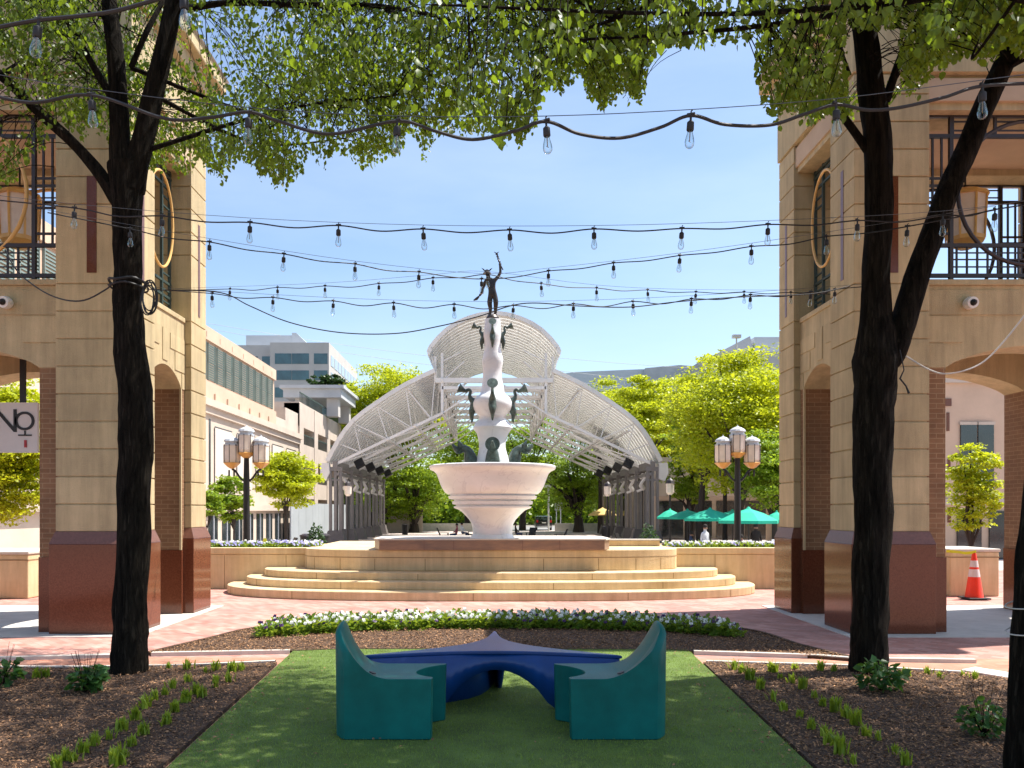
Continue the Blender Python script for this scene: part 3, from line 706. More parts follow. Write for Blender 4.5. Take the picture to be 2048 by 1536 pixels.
    m.lathe([(.1,5.6),(.27,5.70),(.27,5.76)],(c[0],c[1],0),8,False); m.build('lantern_frame', M['gold'], t)
    return root
tower(-1, 'tan stone corner tower left of the steps, dappled with sun')
tower(1, 'tan stone corner tower right of the steps, front in shade')
# security cameras
def seccam(px, py, label):
    p = P(px,py,10.70); t = thing('security_camera', p, label, 'camera', 'cameras on the tower fronts')
    m = MB(); m.tube([p+Vector((0,.04,0)),p+Vector((0,-.02,0)),p+Vector((0,-.10,-.01))],[.07,.085,.075],16); m.build('housing', M['white'], t)
    m = MB(); m.tube([p+Vector((0,-.101,-.01)),p+Vector((.0,-.13,-.012)),p+Vector((0,-.15,-.014))],[.045,.035,.01],14); m.build('lens', M['black'], t)
seccam(14,606,'round white security camera on the left tower wall')
seccam(1938,607,'round white security camera on the right tower wall')
# uplight fixtures on the tower inner reveal
# shop sign seen through the left arch
sg = thing('hanging_sign', P(10,905,12.0), 'white hanging shop sign with black NO lettering seen through left arch', 'sign')
p0 = P(-70,905,12.0); p1 = P(75,805,12.0)
m = MB(); m.box(p0.x,p1.x,12.0,12.05,p0.z,p1.z); panel = m.build('sign_panel', M['signwhite'], sg)
def text(s_, loc, size, m_, parent, name='lettering', ext=.004, rotz=0):
    cu = bpy.data.curves.new(name,'FONT'); cu.body = s_; cu.size = size; cu.extrude = ext; cu.align_x = 'CENTER'
    tmp = bpy.data.objects.new(name, cu); COL.objects.link(tmp)
    dg = bpy.context.evaluated_depsgraph_get(); me = bpy.data.meshes.new_from_object(tmp.evaluated_get(dg))
    bpy.data.objects.remove(tmp); me.materials.clear(); me.materials.append(m_)
    ob = bpy.data.objects.new(name, me); COL.objects.link(ob)
    ob.parent = parent; ob.location = Vector(loc)-OFF[parent.name]; ob.rotation_euler = (R(90),0,rotz); return ob
a_ = P(12,864,11.99); text('N', a_, .5, M['black'], panel); a_ = P(49,860,11.99); text('O', a_, .40, M['black'], panel)
m = MB(); q=P(49,870,11.98); m.box(q.x-.1,q.x+.1,11.985,11.998,q.z-.012,q.z+.008); q2=P(49,865,11.98); m.box(q2.x-.01,q2.x+.01,11.985,11.998,q.z,q2.z+.03); m.build('underline', M['black'], panel)
m = MB(); q=P(50,892,11.98); m.box(q.x-.018,q.x+.018,11.985,11.998,q.z-.02,q.z+.09); m.build('red_mark', M['signred'], panel)
m = MB(); q=P(46,805,12.02); m.box(q.x-.04,q.x+.04,12.0,12.04,q.z,4.4); m.build('bracket', M['black'], sg)

# planters and cone seen through the arches
def small_planter(x0,x1,y0,y1,z,label):
    t = thing('planter', ((x0+x1)/2,y0,0), label, 'planter')
    m = MB(); m.box(x0,x1,y0,y1,.002,z-.06); m.build('wall', M['step'], t, bevel=.02)
    m = MB(); m.box(x0-.02,x1+.02,y0-.02,y1+.02,z-.058,z); m.build('coping', M['kerb'], t, bevel=.015)
    m = MB(); m.box(x0-.006,x1+.006,y0-.006,y1+.006,z-.17,z-.15); m.build('band', M['stepjoint'], t)
small_planter(-13.5,-8.62,14.85,16.2,.88,'tan stone planter wall seen through the left arch')
small_planter(8.72,9.66,15.25,16.4,.91,'square tan stone planter behind the orange cone')
def cone(loc, label):
    t = thing('traffic_cone', loc, label, 'traffic cone')
    x,y,z = loc
    m = MB(); m.box(x-.2,x+.2,y-.2,y+.2,z+.014,z+.045); m.build('base', M['rubber'], t, bevel=.01)
    m = MB(); m.lathe([(.155,z+.045),(.15,z+.06),(.098,z+.42),(.078,z+.56),(.072,z+.60),(.055,z+.72),(.035,z+.84),(.03,z+.86)],(x,y,0),24); m.build('cone_body', M['orange'], t)
    for q_ in ([(.100,z+.42),(.080,z+.56)],[(.074,z+.60),(.057,z+.72)]): m = MB(); m.lathe(q_,(x,y,0),24); m.build('reflective_band', M['refl'], t)
cone((8.88,14.75,0), 'orange traffic cone with two pale bands by the square planter')
m = MB(); pts = arc([(8.45,14.9,.86),(8.6,14.8,.85),(8.75,14.76,.83),(8.9,14.72,.86)],6)
for a_,b_ in zip(pts[:-1],pts[1:]): m.add([a_,b_,b_+Vector((0,0,.05)),a_+Vector((0,0,.05))],[(0,1,2,3)])
t = m.build('caution_tape', M['tape'], base=(8.7,14.8,.85)); tag(t,'yellow caution tape tied round the top of the orange cone','tape')
sol = t.modifiers.new('thick','SOLIDIFY'); sol.thickness=.004

# ================================================================ LOUNGE CHAIRS AND TABLE
def chair_mb(tw=.34, ex=2.4):
    nu, nv = 30, 26; y0, y1 = 5.62, 6.20
    def XL(v): return -1.045 - .085*min(1, v/.22)**.7
    def XR(v):
        # front corner at -.43, bite, wing tip -.355
        c = math.sin(math.pi*min(1,max(0,(v-.12)/.80)))
        base_ = -.43 + .075*v
        return base_ - .17*max(0,c)**.8
    def Z(x, v):
        xl = XL(v); t = (x-xl)/tw
        sv = math.sin(math.pi*min(1,max(0,(v*.86+.10))))**.55
        zz = .432
        if t < 1: zz += .375*sv*((1-max(0,t-.11)/.89)**ex) - .03*max(0,1-t/.11)**2
        return zz - .012*math.exp(-((x+.75)/.22)**2)*math.sin(math.pi*v)
    top = []
    for j in range(nv+1):
        v = j/nv; y = y0 + (y1-y0)*v; xl, xr = XL(v), XR(v)
        row = []
        for i in range(nu+1):
            u = (i/nu)**1.5; x = xl+(xr-xl)*u; row.append(Vector((x,y,Z(x,v))))
        top.append(row)
    b = MB(); vs = [p for r in top for p in r]; W = nu+1
    b.add(vs, [(j*W+i, j*W+i+1, (j+1)*W+i+1, (j+1)*W+i) for j in range(nv) for i in range(nu)], True)
    # sides: loop round the rim
    loop = [j for j in range(W)] + [j*W+nu for j in range(1,nv+1)] + [nv*W+i for i in range(nu-1,-1,-1)] + [j*W for j in range(nv-1,0,-1)]
    L = len(loop); K = 5; cx_, cy_ = -.75, 5.9
    idx = [loop]
    for k in range(1,K+1):
        t = k/K; ring = []
        for li in loop:
            p = vs[li]; z = p.z*(1-t)+.004*t; ins = .035*t
            q = Vector((p.x+(cx_-p.x)*ins*.6, p.y+(cy_-p.y)*ins*.6, z)); b.v.append(tuple(q)); ring.append(len(b.v)-1)
        idx.append(ring)
    for k in range(K):
        for i in range(L):
            b.f.append((idx[k][i], idx[k+1][i], idx[k+1][(i+1)%L], idx[k][(i+1)%L])); b.sm.append(True)
    b.f.append(tuple(reversed(idx[-1]))); b.sm.append(False)
    return b
def make_chair(sgn, label, dx=0, tw=.34, ex=2.4):
    b = chair_mb(tw, ex); cxp = -.75*sgn+dx
    t = thing('lounge_chair', (cxp,5.9,.03), label, 'seat', 'moulded seats facing the blue table')
    b.v = [((x if sgn==1 else -x)+dx, y, z+.03) for x,y,z in b.v]
    if sgn == -1: b.f = [tuple(reversed(f)) for f in b.f]
    o = b.build('seat_shell', M['teal'], t)
    bv = o.modifiers.new('bev','BEVEL'); bv.width=.012; bv.segments=2; bv.limit_method='ANGLE'; bv.angle_limit=R(50)
    m = MB(); ax = .86 if tw<.38 else .80; dxp = -ax*sgn+dx; m.lathe([(.026,-.003),(.026,.003),(.018,.004)],(0,0,0),16); m.xf(Matrix.Translation((dxp,5.74,.484))@Matrix.Rotation(sgn*R(19),4,'Y')); m.build('drain_hole', M['black'], t)
make_chair(1, 'teal moulded plastic lounge seat on the left of the blue table')
make_chair(-1, 'teal moulded plastic lounge seat on the right of the blue table', .12, .40, 2.0)
# table: three-pointed star shell with arched sides
tb = thing('picnic_table', (0,6.7,.03), 'blue moulded plastic three-pointed table between the teal seats', 'table')
tips = [Vector((-1.04,6.33,0)), Vector((1.03,6.33,0)), Vector((.02,7.62,0))]
def edge(a, c, sag, K=26):
    out=[]; mid=Vector((0,6.86,0)); m_=(a+c)/2; d=(mid-m_)
    for i in range(K):
        t=i/K; out.append(a.lerp(c,t)+d.normalized()*sag*math.sin(math.pi*t)**1.15)
    return out
e1 = edge(tips[0],tips[1],.20); e2 = edge(tips[1],tips[2],.30); e3 = edge(tips[2],tips[0],.30)
rim = e1+e2+e3; ZT = .50
m = MB(); nr=len(rim)
cen = Vector((0,6.80,0))
# top slab
m.prism([(p.x,p.y) for p in rim], ZT-.03, ZT)
m.build('table_top', M['blue'], tb, bevel=.008)
def legwall(name, pts, a0, a1, za):
    m = MB(); n=len(pts); vs=[]; 
    for i,p in enumerate(pts):
        t=i/(n-1)
        q=p+(cen-p).normalized()*.03
        zb=.004+.03
        if a0<t<a1: zb = .034+za*math.sin(math.pi*(t-a0)/(a1-a0))**.62
        vs.append((q.x,q.y,zb)); vs.append((q.x,q.y,ZT-.031))
    m.add(vs,[(2*i,2*i+2,2*i+3,2*i+1) for i in range(n-1)],True)
    o=m.build(name,M['blue'],tb); s_=o.modifiers.new('s','SOLIDIFY'); s_.thickness=.03; s_.offset=0
    return o
legwall('leg_wall', e1+[tips[1]], .30, .74, .31)
legwall('leg_wall', e2+[tips[2]], .22, .74, .35)
legwall('leg_wall', e3+[tips[0]], .66, .82, .10)

# ================================================================ STRING LIGHTS
def bulb_proto():
    r = MB(); r.tube([(0,0,.0),(0,0,-.035)],[.008,.006],6); r.tube([(0,0,-.035),(0,0,-.045),(0,0,-.085),(0,0,-.092)],[.010,.020,.021,.017],10)
    r.tube([(-.022,0,.002),(.022,0,.002)],.008,6)
    r.tube([(0,0,0),(0,.0,.018),(.008,0,.024)],.004,5)
    g = MB(); g.lathe([(.012,-.090),(.016,-.105),(.0235,-.135),(.0265,-.155),(.0245,-.172),(.016,-.185),(.002,-.189)],(0,0,0),14)
    f_ = MB(); f_.tube([(0,0,-.09),(0,0,-.145)],.003,5); f_.tube([(-.006,0,-.145),(.006,0,-.155)],.0022,4)
    return r,g,f_
BR,BG,BF = bulb_proto()
proto = {}
def string(label, sockets, cordpts, close=False, wire=None, bs=1.0, cr=.006):
    """sockets: list of (px,py,Y); cordpts: list of (px,py,Y)"""
    c = [P(*p) for p in cordpts]; base_ = c[len(c)//2]
    t = thing('string_light', base_, label, 'string lights', 'strings of bulbs between the trees')
    m = MB(); m.tube(arc(c,8), cr, 6); m.build('cord', M['rubber'], t)
    if wire:
        m = MB(); m.tube(arc([P(*p) for p in wire],4), .0022, 5); m.build('support_wire', M['wire'], t)
    for i,(px,py,Y) in enumerate(sockets):
        loc = P(px,py,Y)
        if not proto:
            o = BR.build('socket', M['rubber']); OFF[o.name]=Vector((0,0,0)); g = BG.build('bulb', M['bulb'], o); f_ = BF.build('filament', M['fil'], o)
            proto['m'] = (o.data, g.data, f_.data); 
            for q in (g,f_,o): bpy.data.objects.remove(q)
        o = bpy.data.objects.new('socket', proto['m'][0]); COL.objects.link(o); o.parent = t; o.location = loc-Vector(base_)
        if close: o.scale=(bs,bs,bs)
        else: o.scale=(bs,bs,bs*1.0)
        o.rotation_euler=(rnd.uniform(-.08,.08),rnd.uniform(-.08,.08),rnd.uniform(-.6,.6))
        for dname,dd in (('bulb',proto['m'][1]),('filament',proto['m'][2])):
            g = bpy.data.objects.new(dname, dd); COL.objects.link(g); g.parent = o
def span(sk_, sag, endl, endr):
    """cord through the sockets with a sag between each pair"""
    pts=[endl] if endl else []
    for i,a in enumerate(sk_):
        if i>0:
            p=sk_[i-1]; pts.append(((p[0]+a[0])/2,(p[1]+a[1])/2+sag*rnd.uniform(.6,1.2),(p[2]+a[2])/2))
        pts.append((a[0],a[1]+1,a[2]))
    if endr: pts.append(endr)
    return pts
YA=4.1
sA=[(183,188,YA),(498,224,YA),(795,240,YA),(1092,241,YA),(1382,229,YA),(1672,207,YA),(1965,170,YA)]
cA=[(-60,178,YA),(60,205,YA),(183,190,YA),(330,237,YA),(420,235,YA),(498,224,YA),(560,243,YA),(660,268,YA),(795,242,YA),(870,262,YA),(945,279,YA),(1030,262,YA),(1092,243,YA),(1160,268,YA),(1240,276,YA),(1320,255,YA),(1382,231,YA),(1450,249,YA),(1540,250,YA),(1610,228,YA),(1672,209,YA),(1735,220,YA),(1800,215,YA),(1890,194,YA),(1965,172,YA),(2110,165,YA)]
string('nearest string of large clear bulbs crossing the sky above all others', sA, cA, wire=[(-60,140,YA),(183,178,YA),(498,215,YA),(795,232,YA),(1092,232,YA),(1382,219,YA),(1672,197,YA),(1965,160,YA),(2100,142,YA)], bs=.92, cr=.0085)
YT=3.6
string('short bulb string at the upper left corner over the trunk', [(78,38,YT),(368,-18,YT)], [(-60,70,YT),(0,54,YT),(78,40,YT),(150,33,YT),(230,22,YT),(310,0,YT),(368,-16,YT),(450,-40,YT)], bs=.95, cr=.009)
YB=7.0
sB=[(149,415,YB),(325,431,YB),(500,444,YB),(677,450,YB),(846,457,YB),(1019,459,YB),(1188,457,YB),(1364,456,YB),(1536,448,YB),(1715,440,YB),(1886,430,YB),(1990,418,YB-.4)]
string('uppermost of the four far bulb strings, nearly level', sB, span(sB,9,(-50,396,YB),(2120,400,YB-.6)), wire=[(-50,385,YB),(149,408,YB),(500,436,YB),(846,450,YB),(1188,451,YB),(1536,441,YB),(1886,422,YB),(2100,394,YB)])
sC=[(260,457,7.8),(419,483,8.0),(568,507,8.4),(710,527,8.8),(838,543,9.2),(963,557,9.4),(1097,541,9.4),(1227,525,9.1),(1360,510,8.6),(1503,492,8.1),(1653,472,7.8),(1815,452,7.4)]
string('second bulb string from the top, dipping to the statue', sC, span(sC,6,(95,425,7.5),(1990,420,7.2)), wire=[(95,420,7.5),(419,477,8.0),(710,522,8.8),(963,547,9.4),(1097,536,9.4),(1360,506,8.6),(1653,464,7.8),(1990,412,7.2)])
sD=[(460,577,12.4),(555,574,12.3),(650,571,11.8),(758,566,11.3),(866,555,10.8),(975,548,10.4),(1082,566,10.6),(1193,575,11.0),(1295,579,11.6),(1392,583,12.0),(1488,583,12.3),(1582,584,12.5),]
string('third bulb string, rising to the statue head in the middle', sD, span(sD,6,(350,582,12.6),(1690,590,12.7)), wire=[(350,577,12.6),(650,566,11.8),(866,549,10.8),(975,543,10.4),(1193,570,11.0),(1392,579,12.0),(1690,580,12.7)])
sE=[(424,586,10.0),(546,594,10.0),(667,601,10.0),(787,605,10.0),(908,608,10.0),(1027,610,10.0),(1147,607,10.0),(1266,602,10.0),(1383,597,10.0),(1501,589,10.0),(1622,583,10.0),(1670,578,10.0)]
string('lowest bulb string, sagging in front of the pavilion roof', sE, span(sE,8,(292,578,9.6),(1730,573,9.8)), wire=[(292,573,9.6),(546,589,10),(787,600,10),(1027,603,10),(1266,597,10),(1501,584,10),(1730,568,9.8)])
m = MB(); m.tube(arc([P(330,580,9.7),P(440,585,9.7),P(500,612,9.7),P(580,645,9.7),P(680,665,9.7),P(790,667,9.7),P(880,652,9.7),P(960,632,9.7),P(1020,612,9.7),P(1070,606,9.7),P(1160,612,9.7),P(1260,614,9.7),P(1360,603,9.7),P(1480,594,9.7),P(1620,588,9.7),P(1700,572,9.7)],8),.007,6)
tag(m.build('power_cable', M['rubber'], base=P(880,652,9.7)), 'single black cable without bulbs, sagging deepest across the sky', 'cable')
# coil of cable and collar tied to the left trunk
t = thing('cable_coil', P(300,595,7.75), 'coil of black cable hanging from the left trunk collar', 'cable')
m = MB()
for k in range(5):
    c = P(298+rnd.uniform(-3,3),597+rnd.uniform(-4,4),7.72+k*.012); rx=.062+rnd.uniform(-.012,.012); rz=.145+rnd.uniform(-.03,.02)
    m.tube([c+Vector((math.cos(2*math.pi*i/24)*rx,0,math.sin(2*math.pi*i/24)*rz)) for i in range(25)],.0065,5,cap=False)
m.build('coil', M['rubber'], t)
m = MB(); c = P(257,565,8.0)
m.tube([c+Vector((math.cos(2*math.pi*i/24)*.178,math.sin(2*math.pi*i/24)*.178,.012*math.sin(i))) for i in range(25)],.014,6,cap=False)
m.tube([c+Vector((math.cos(2*math.pi*i/24)*.182,math.sin(2*math.pi*i/24)*.182,-.05+.01*math.cos(i))) for i in range(25)],.010,6,cap=False)
m.build('collar', M['rubber'], t)
m = MB(); m.tube(arc([P(10,500,8.6),P(40,548,8.4),P(100,590,8.2),P(160,602,8.0),P(210,580,7.9),P(232,560,7.85)],6),.008,6)
tag(m.build('slack_cable', M['rubber'], base=P(160,602,8.0)), 'slack cable drooping left from the left trunk', 'cable')
m = MB(); m.tube(arc([P(1812,712,7.8),P(1860,740,7.8),P(1900,747,7.8),P(1960,728,7.8),P(2010,680,7.8),P(2080,590,7.8)],6),.008,6)
tag(m.build('slack_cable', M['conc'], base=P(1960,728,7.8)), 'pale slack cable drooping right from the right trunk', 'cable')
t = thing('loose_plug', P(1806,760,7.8), 'short black cable end dangling beside the right trunk', 'cable')
m = MB(); m.tube(arc([P(1800,700,7.8),P(1808,740,7.8),P(1800,757,7.8),P(1812,770,7.8),P(1818,785,7.8)],5),[.006]*20+[.014],6) if False else m.tube([P(1800,700,7.8),P(1808,740,7.8),P(1800,757,7.8),P(1812,772,7.8),P(1818,787,7.8)],[.006,.006,.01,.008,.013],6)
m.build('cable_end', M['rubber'], t)

# ================================================================ FOREGROUND TREES
def limb(mb, pts, wpx, Y, seg=12, k=5, wob=.10, taper=None):
    """pts: (px,py[,Y]) ; wpx: widths in px"""
    ps = [P(p[0],p[1],p[2] if len(p)>2 else Y) for p in pts]
    pa = arc(ps,k); n=len(pts); rr=[]
    for i in range(n-1):
        for j in range(k):
            w_=wpx[i]*(1-j/k)+wpx[i+1]*j/k; rr.append(w_*Y/F/2*.84)
    rr.append(wpx[-1]*Y/F/2*.84)
    mb.tube(pa, rr, seg, wob=wob)
    return pa
def near_tree(label, loc, trunk_limbs, Y, crown, nspray, sub, seed, shade_n=0, shade=None, rejfun=None):
    t = thing('shade_tree', loc, label, 'tree', 'trees framing the view')
    global NR
    NR = np.random.RandomState(seed)
    m = MB(); paths=[]
    for (pts,ws) in trunk_limbs: paths.append(limb(m, pts, ws, Y, seg=16 if ws[0]>40 else 9, k=6))
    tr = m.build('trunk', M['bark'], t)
    allp = np.array([tuple(p) for pa in paths[1:] for p in pa])
    # secondary limbs to points in the crown
    cs = np.array(crown[0]); rs = np.array(crown[1]); lm = MB(); extra=[]
    for i in range(sub):
        d = NR.normal(0,1,3); d/=np.linalg.norm(d); q = cs + d*rs*NR.uniform(.5,.9)
        if rejfun is not None and rejfun(q[None,:]+np.array([[0,0,-.1]]))[0]==False: continue
        hi = allp[allp[:,2] < q[2]-.1] if (allp[:,2] < q[2]-.1).any() else allp
        a = hi[np.argmin(np.linalg.norm(hi-q,axis=1)+NR.rand(len(hi))*.6)]
        a=Vector(a); q=Vector(q); mid=a.lerp(q,.5)+Vector((NR.normal(0,.18),NR.normal(0,.18),.12+NR.normal(0,.15)))
        if rejfun is not None and not all(rejfun(np.array([tuple(a.lerp(q,f_)+Vector((0,0,-.12)))]),soft=True)[0] for f_ in (.35,.6,.85)): continue
        pa = arc([a,mid,q],6); L_=(q-a).length
        lm.tube(pa,[max(.006,min(.020,.010*L_)*(1-i_/len(pa))+.005) for i_ in range(len(pa))],6); extra.append(np.array([tuple(p) for p in pa]))
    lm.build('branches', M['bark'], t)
    net = np.concatenate([allp]+extra) if extra else allp
    # sprays
    C=[]
    while len(C) < nspray:
        d = NR.normal(0,1,(nspray,3)); d/=np.linalg.norm(d,axis=1,keepdims=True)
        q = cs[None,:]+d*rs[None,:]*(NR.rand(nspray,1)**.33)
        if rejfun is not None: q = q[rejfun(q)]
        g_ = np.sin(q[:,0]*2.3+1.1*np.sin(q[:,2]*2.9)+seed)+np.sin(q[:,1]*2.6+q[:,2]*2.2)+np.sin(q[:,2]*3.4-q[:,0]*1.3)
        q = q[g_ > NR.uniform(-1.1,1.5,len(q))]
        C += list(q)
    C=np.array(C[:nspray])
    tw = MB(); LP=[];LD=[];LN=[];LS=[]
    for c in C:
        i_ = np.argmin(np.linalg.norm(net-c,axis=1)); a = net[i_]; v=c-a; L_=np.linalg.norm(v)
        if L_>.5: a = c - v/L_*.5; v=c-a
        out = v.copy(); out[2]*=.3; no=np.linalg.norm(out)+1e-6; out/=no
        ln = NR.uniform(.25,.55)
        end = c + out*ln*.6 + np.array([0,0,-ln*.75])
        if rejfun is not None:
            for _ in range(3):
                if not rejfun(end[None,:]-np.array([[0,0,.05]]))[0]: end = c+(end-c)*.5
            if not rejfun(end[None,:])[0]: end = c+np.array([0,0,-.02])
        ctrl=[Vector(a),Vector((a+c)/2+np.array([0,0,.05])),Vector(c),Vector(end)]
        pa=arc(ctrl,3); tw.tube(pa,[.0038*(1-k_/len(pa))+.0012 for k_ in range(len(pa))],4,cap=False)
        nl = NR.randint(18,32)
        for k_ in range(nl):
            tt=NR.rand()**.8; p = c*(1-tt)+end*tt + NR.normal(0,.06,3)*np.array([1,1,.8]); LP.append(p)
            LD.append(np.array([NR.normal(0,.55),NR.normal(0,.55),-1.0])); LN.append(NR.normal(0,1,3)*np.array([1,1,.35])); LS.append(NR.uniform(.026,.066)*(.8 if NR.rand()<.5 else 1.05))
    LP=np.array(LP);LD=np.array(LD);LN=np.array(LN);LS=np.array(LS)
    if rejfun is not None:
        k=rejfun(LP+np.array([[0,0,-.02]]),soft=True); LP=LP[k];LD=LD[k];LN=LN[k];LS=LS[k]
    V,Fq=leaf_geo(LP,LD,LN,LS,.40)
    if shade_n:
        c2=np.array(shade[0]); r2=np.array(shade[1]); d=NR.normal(0,1,(shade_n,3)); d/=np.linalg.norm(d,axis=1,keepdims=True)
        # unseen leaf clumps added above the frame to shade the lawn and beds
        nc=max(8,shade_n//180); cc=NR.normal(0,1,(nc,3)); cc/=np.linalg.norm(cc,axis=1,keepdims=True); cc=c2+cc*r2*(NR.rand(nc,1)**.4)
        q=cc[NR.randint(0,nc,shade_n)]+NR.normal(0,.26,(shade_n,3))
        if rejfun is not None: q=q[rejfun(q,soft=True)]
        n_=len(q); V2,F2=leaf_geo(q,np.stack([NR.normal(0,1,n_),NR.normal(0,1,n_),-np.abs(NR.normal(0,.8,n_))],1),NR.normal(0,1,(n_,3))*np.array([.6,.6,1]),NR.uniform(.06,.11,n_),.42)
        Fq=np.concatenate([Fq,F2+len(V)]); V=np.concatenate([V,V2])
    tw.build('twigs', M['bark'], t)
    fast_mesh('crown', V, Fq, M['leaf'], t)
    return t
# lower outline of the foliage as seen in the picture; leaves stay above it
LX=[-200,0,60,110,200,300,345,400,450,500,545,590,620,660,700,750,780,820,850,880,950,990,1040,1070,1085,1100,1130,1150,1180,1215,1250,1285,1310,1380,1450,1505,1520,1560,1620,1700,1750,1800,1850,1900,2000,2300]
LY=[420,390,330,250,280,340,345,345,360,320,385,372,330,318,335,345,320,280,305,280,285,285,298,245,190,200,180,150,205,215,205,190,135,110,100,110,225,238,250,245,235,215,170,135,120,110]
def rej(q, soft=False):
    px = CX + q[:,0]*F/np.maximum(q[:,1],.3); py = HOR - (q[:,2]-H)*F/np.maximum(q[:,1],.3)
    lim = np.interp(px, LX, LY)
    j = (0 if soft else 22)
    wv = 12*np.sin(px*.09)+9*np.sin(px*.23+1)+16*np.maximum(0,np.sin(px*.145+2*np.sin(px*.013)))**3-4
    ok = (py < lim - j + (wv if not soft else wv))
    # keep the sky window and the camera surroundings clear
    ok &= (q[:,1] > 2.4) & ((q[:,1]-.129*q[:,2] < 8.35) | ((q[:,0] < .2) & (q[:,1] < 11)))
    ok &= ~((q[:,1] < 8.25) & (((px>190)&(px<372)) | ((px>1695)&(px<1800)&(py>60))))
    ok &= ~((px>1310)&(px<1505)&(py>95))
    return ok
Lt = [([(258,1372),(258,1345),(260,1280),(262,1200),(268,1000),(272,880),(268,760),(256,650),(256,560),(254,430),(252,330)],[104,88,80,76,74,78,76,68,62,66,80]),
      ([(245,380),(240,280),(234,150),(222,30),(205,-120,8.1),(190,-300,8.2)],[56,46,40,36,28,18]),
      ([(262,380),(285,285),(318,140),(350,0),(372,-130,7.8),(420,-320,7.5)],[58,50,44,38,28,16]),
      ([(245,420),(215,370),(160,300),(90,235),(0,150),(-120,60,7.6)],[36,32,27,25,23,16]),
      ([(230,210),(180,120),(135,40),(100,-40,8.2)],[17,15,14,10]),
      ([(262,135),(300,50),(345,-30,8.2)],[14,12,10]),
      ([(345,25),(450,6),(600,10,7.6),(760,12,7.2),(900,40,7.0)],[18,14,12,9,4]),
      ([(350,-20),(520,-60,7.5),(800,-60,7.2),(960,30,7.1)],[18,14,10,4])]
near_tree('tall shade tree with a dark forked trunk left of the lawn', G(258,1352), Lt, 8.0, ((-2.7,8.5,6.3),(4.8,1.9,2.3)), 2100, 50, 5, rejfun=rej, shade_n=700, shade=((-2.5,7.6,8.0),(3.6,1.6,.8)))
Rt = [([(1740,1372),(1738,1345),(1738,1280),(1741,1200),(1745,1050),(1746,900),(1748,800),(1752,720),(1752,640)],[112,90,82,80,84,88,92,100,70]),
      ([(1748,700),(1752,560),(1758,400),(1752,250),(1735,120),(1722,-20),(1700,-200,8.1)],[80,62,62,62,56,50,34]),
      ([(1762,730),(1795,680),(1832,560),(1880,425),(1932,300),(1988,170),(2055,30),(2130,-140,7.6)],[70,60,56,52,50,48,42,28]),
      ([(1735,300),(1660,200),(1585,115),(1525,35),(1480,-40,7.6)],[20,17,15,14,10]),
      ([(1772,200),(1800,120),(1850,0),(1890,-120)],[22,19,18,12]),
      ([(1700,150,7.9),(1670,60,7.7),(1665,-20,7.5)],[8,7,6]),
      ([(1560,-60,7.4),(1400,-40,6.9),(1250,30,6.6),(1130,70,6.5)],[14,11,8,4])]
near_tree('tall shade tree with a dark forked trunk right of the lawn', G(1738,1352), Rt, 8.0, ((3.2,7.0,6.0),(4.6,1.9,2.0)), 1700, 44, 6, rejfun=rej, shade_n=11000, shade=((3.9,7.0,7.7),(2.9,1.4,.8)))
Tt = [([(2075,1700,4.6),(2066,1560,4.6),(2066,1400,4.6),(2074,1200,4.6),(2088,1000,4.6),(2110,700,4.6),(2130,400,4.6)],[150,118,104,96,92,86,80]),
      ([(2130,420,4.6),(2100,150,4.7),(2040,-150,4.8),(1960,-500,4.9)],[60,50,40,24]),
      ([(2130,420,4.6),(2180,100,4.5),(2260,-300,4.4)],[60,50,30])]
near_tree('tree trunk at the right edge of the photo with wire loops', (3.12,4.6,0), Tt, 4.6, ((2.2,4.9,5.2),(3.6,1.9,1.5)), 420, 20, 9, rejfun=rej, shade_n=26000, shade=((6.3,6.2,7.5),(4.0,2.4,.9)))
m = MB()
for py in (1206,1258):
    c=P(2072,py,4.6); m.tube([c+Vector((math.cos(2*math.pi*i/24)*.150,math.sin(2*math.pi*i/24)*.150,.03*math.cos(2*math.pi*i/24))) for i in range(25)],.004,5,cap=False)
tag(m.build('wire_loops', M['conc'], base=P(2072,1230,4.6)), 'two pale wire loops tied round the trunk at the right edge', 'wire')

# ================================================================ SMALL PLANTS
def blade_clump(nb, h, spread, seed, wd=.011):
    r = np.random.RandomState(seed); V=[];Fs=[]
    for i in range(nb):
        a=r.rand()*2*math.pi; b0=r.normal(0,.025,2); L_=h*r.uniform(.55,1.1); out=spread*r.uniform(.3,1.2)
        d=np.array([math.cos(a),math.sin(a)]); sd=np.array([-d[1],d[0],0]); n0=len(V)
        for k in range(5):
            t=k/4; rr=out*t**1.8; z=L_*(t-.28*t**3*(1 if out>spread*.6 else .4)); w_=wd*(1-t**2.2)+.0008
            p=np.array([b0[0]+d[0]*rr,b0[1]+d[1]*rr,z]); V.append(p-sd*w_); V.append(p+sd*w_)
        for k in range(4): Fs.append((n0+2*k,n0+2*k+1,n0+2*k+3,n0+2*k+2))
    return np.array(V),np.array(Fs)
ORD=['first','second','third','fourth','fifth','sixth','seventh','eighth','ninth','tenth','eleventh','twelfth','thirteenth','fourteenth']
def ordn(n):
    if n<=14: return ORD[n-1]
    if n<20: return ['fifteenth','sixteenth','seventeenth','eighteenth','nineteenth'][n-15]
    t_=['twent','thirt','fort'][n//10-2]
    return t_+'ieth' if n%10==0 else t_+'y-'+ORD[n%10-1]
protos=[]
for i in range(5):
    V,Fq=blade_clump(26+6*i,.17+.015*i,.075,50+i)
    me=fast_mesh('tmp',V,Fq,M['plant']); protos.append(me.data); bpy.data.objects.remove(me)
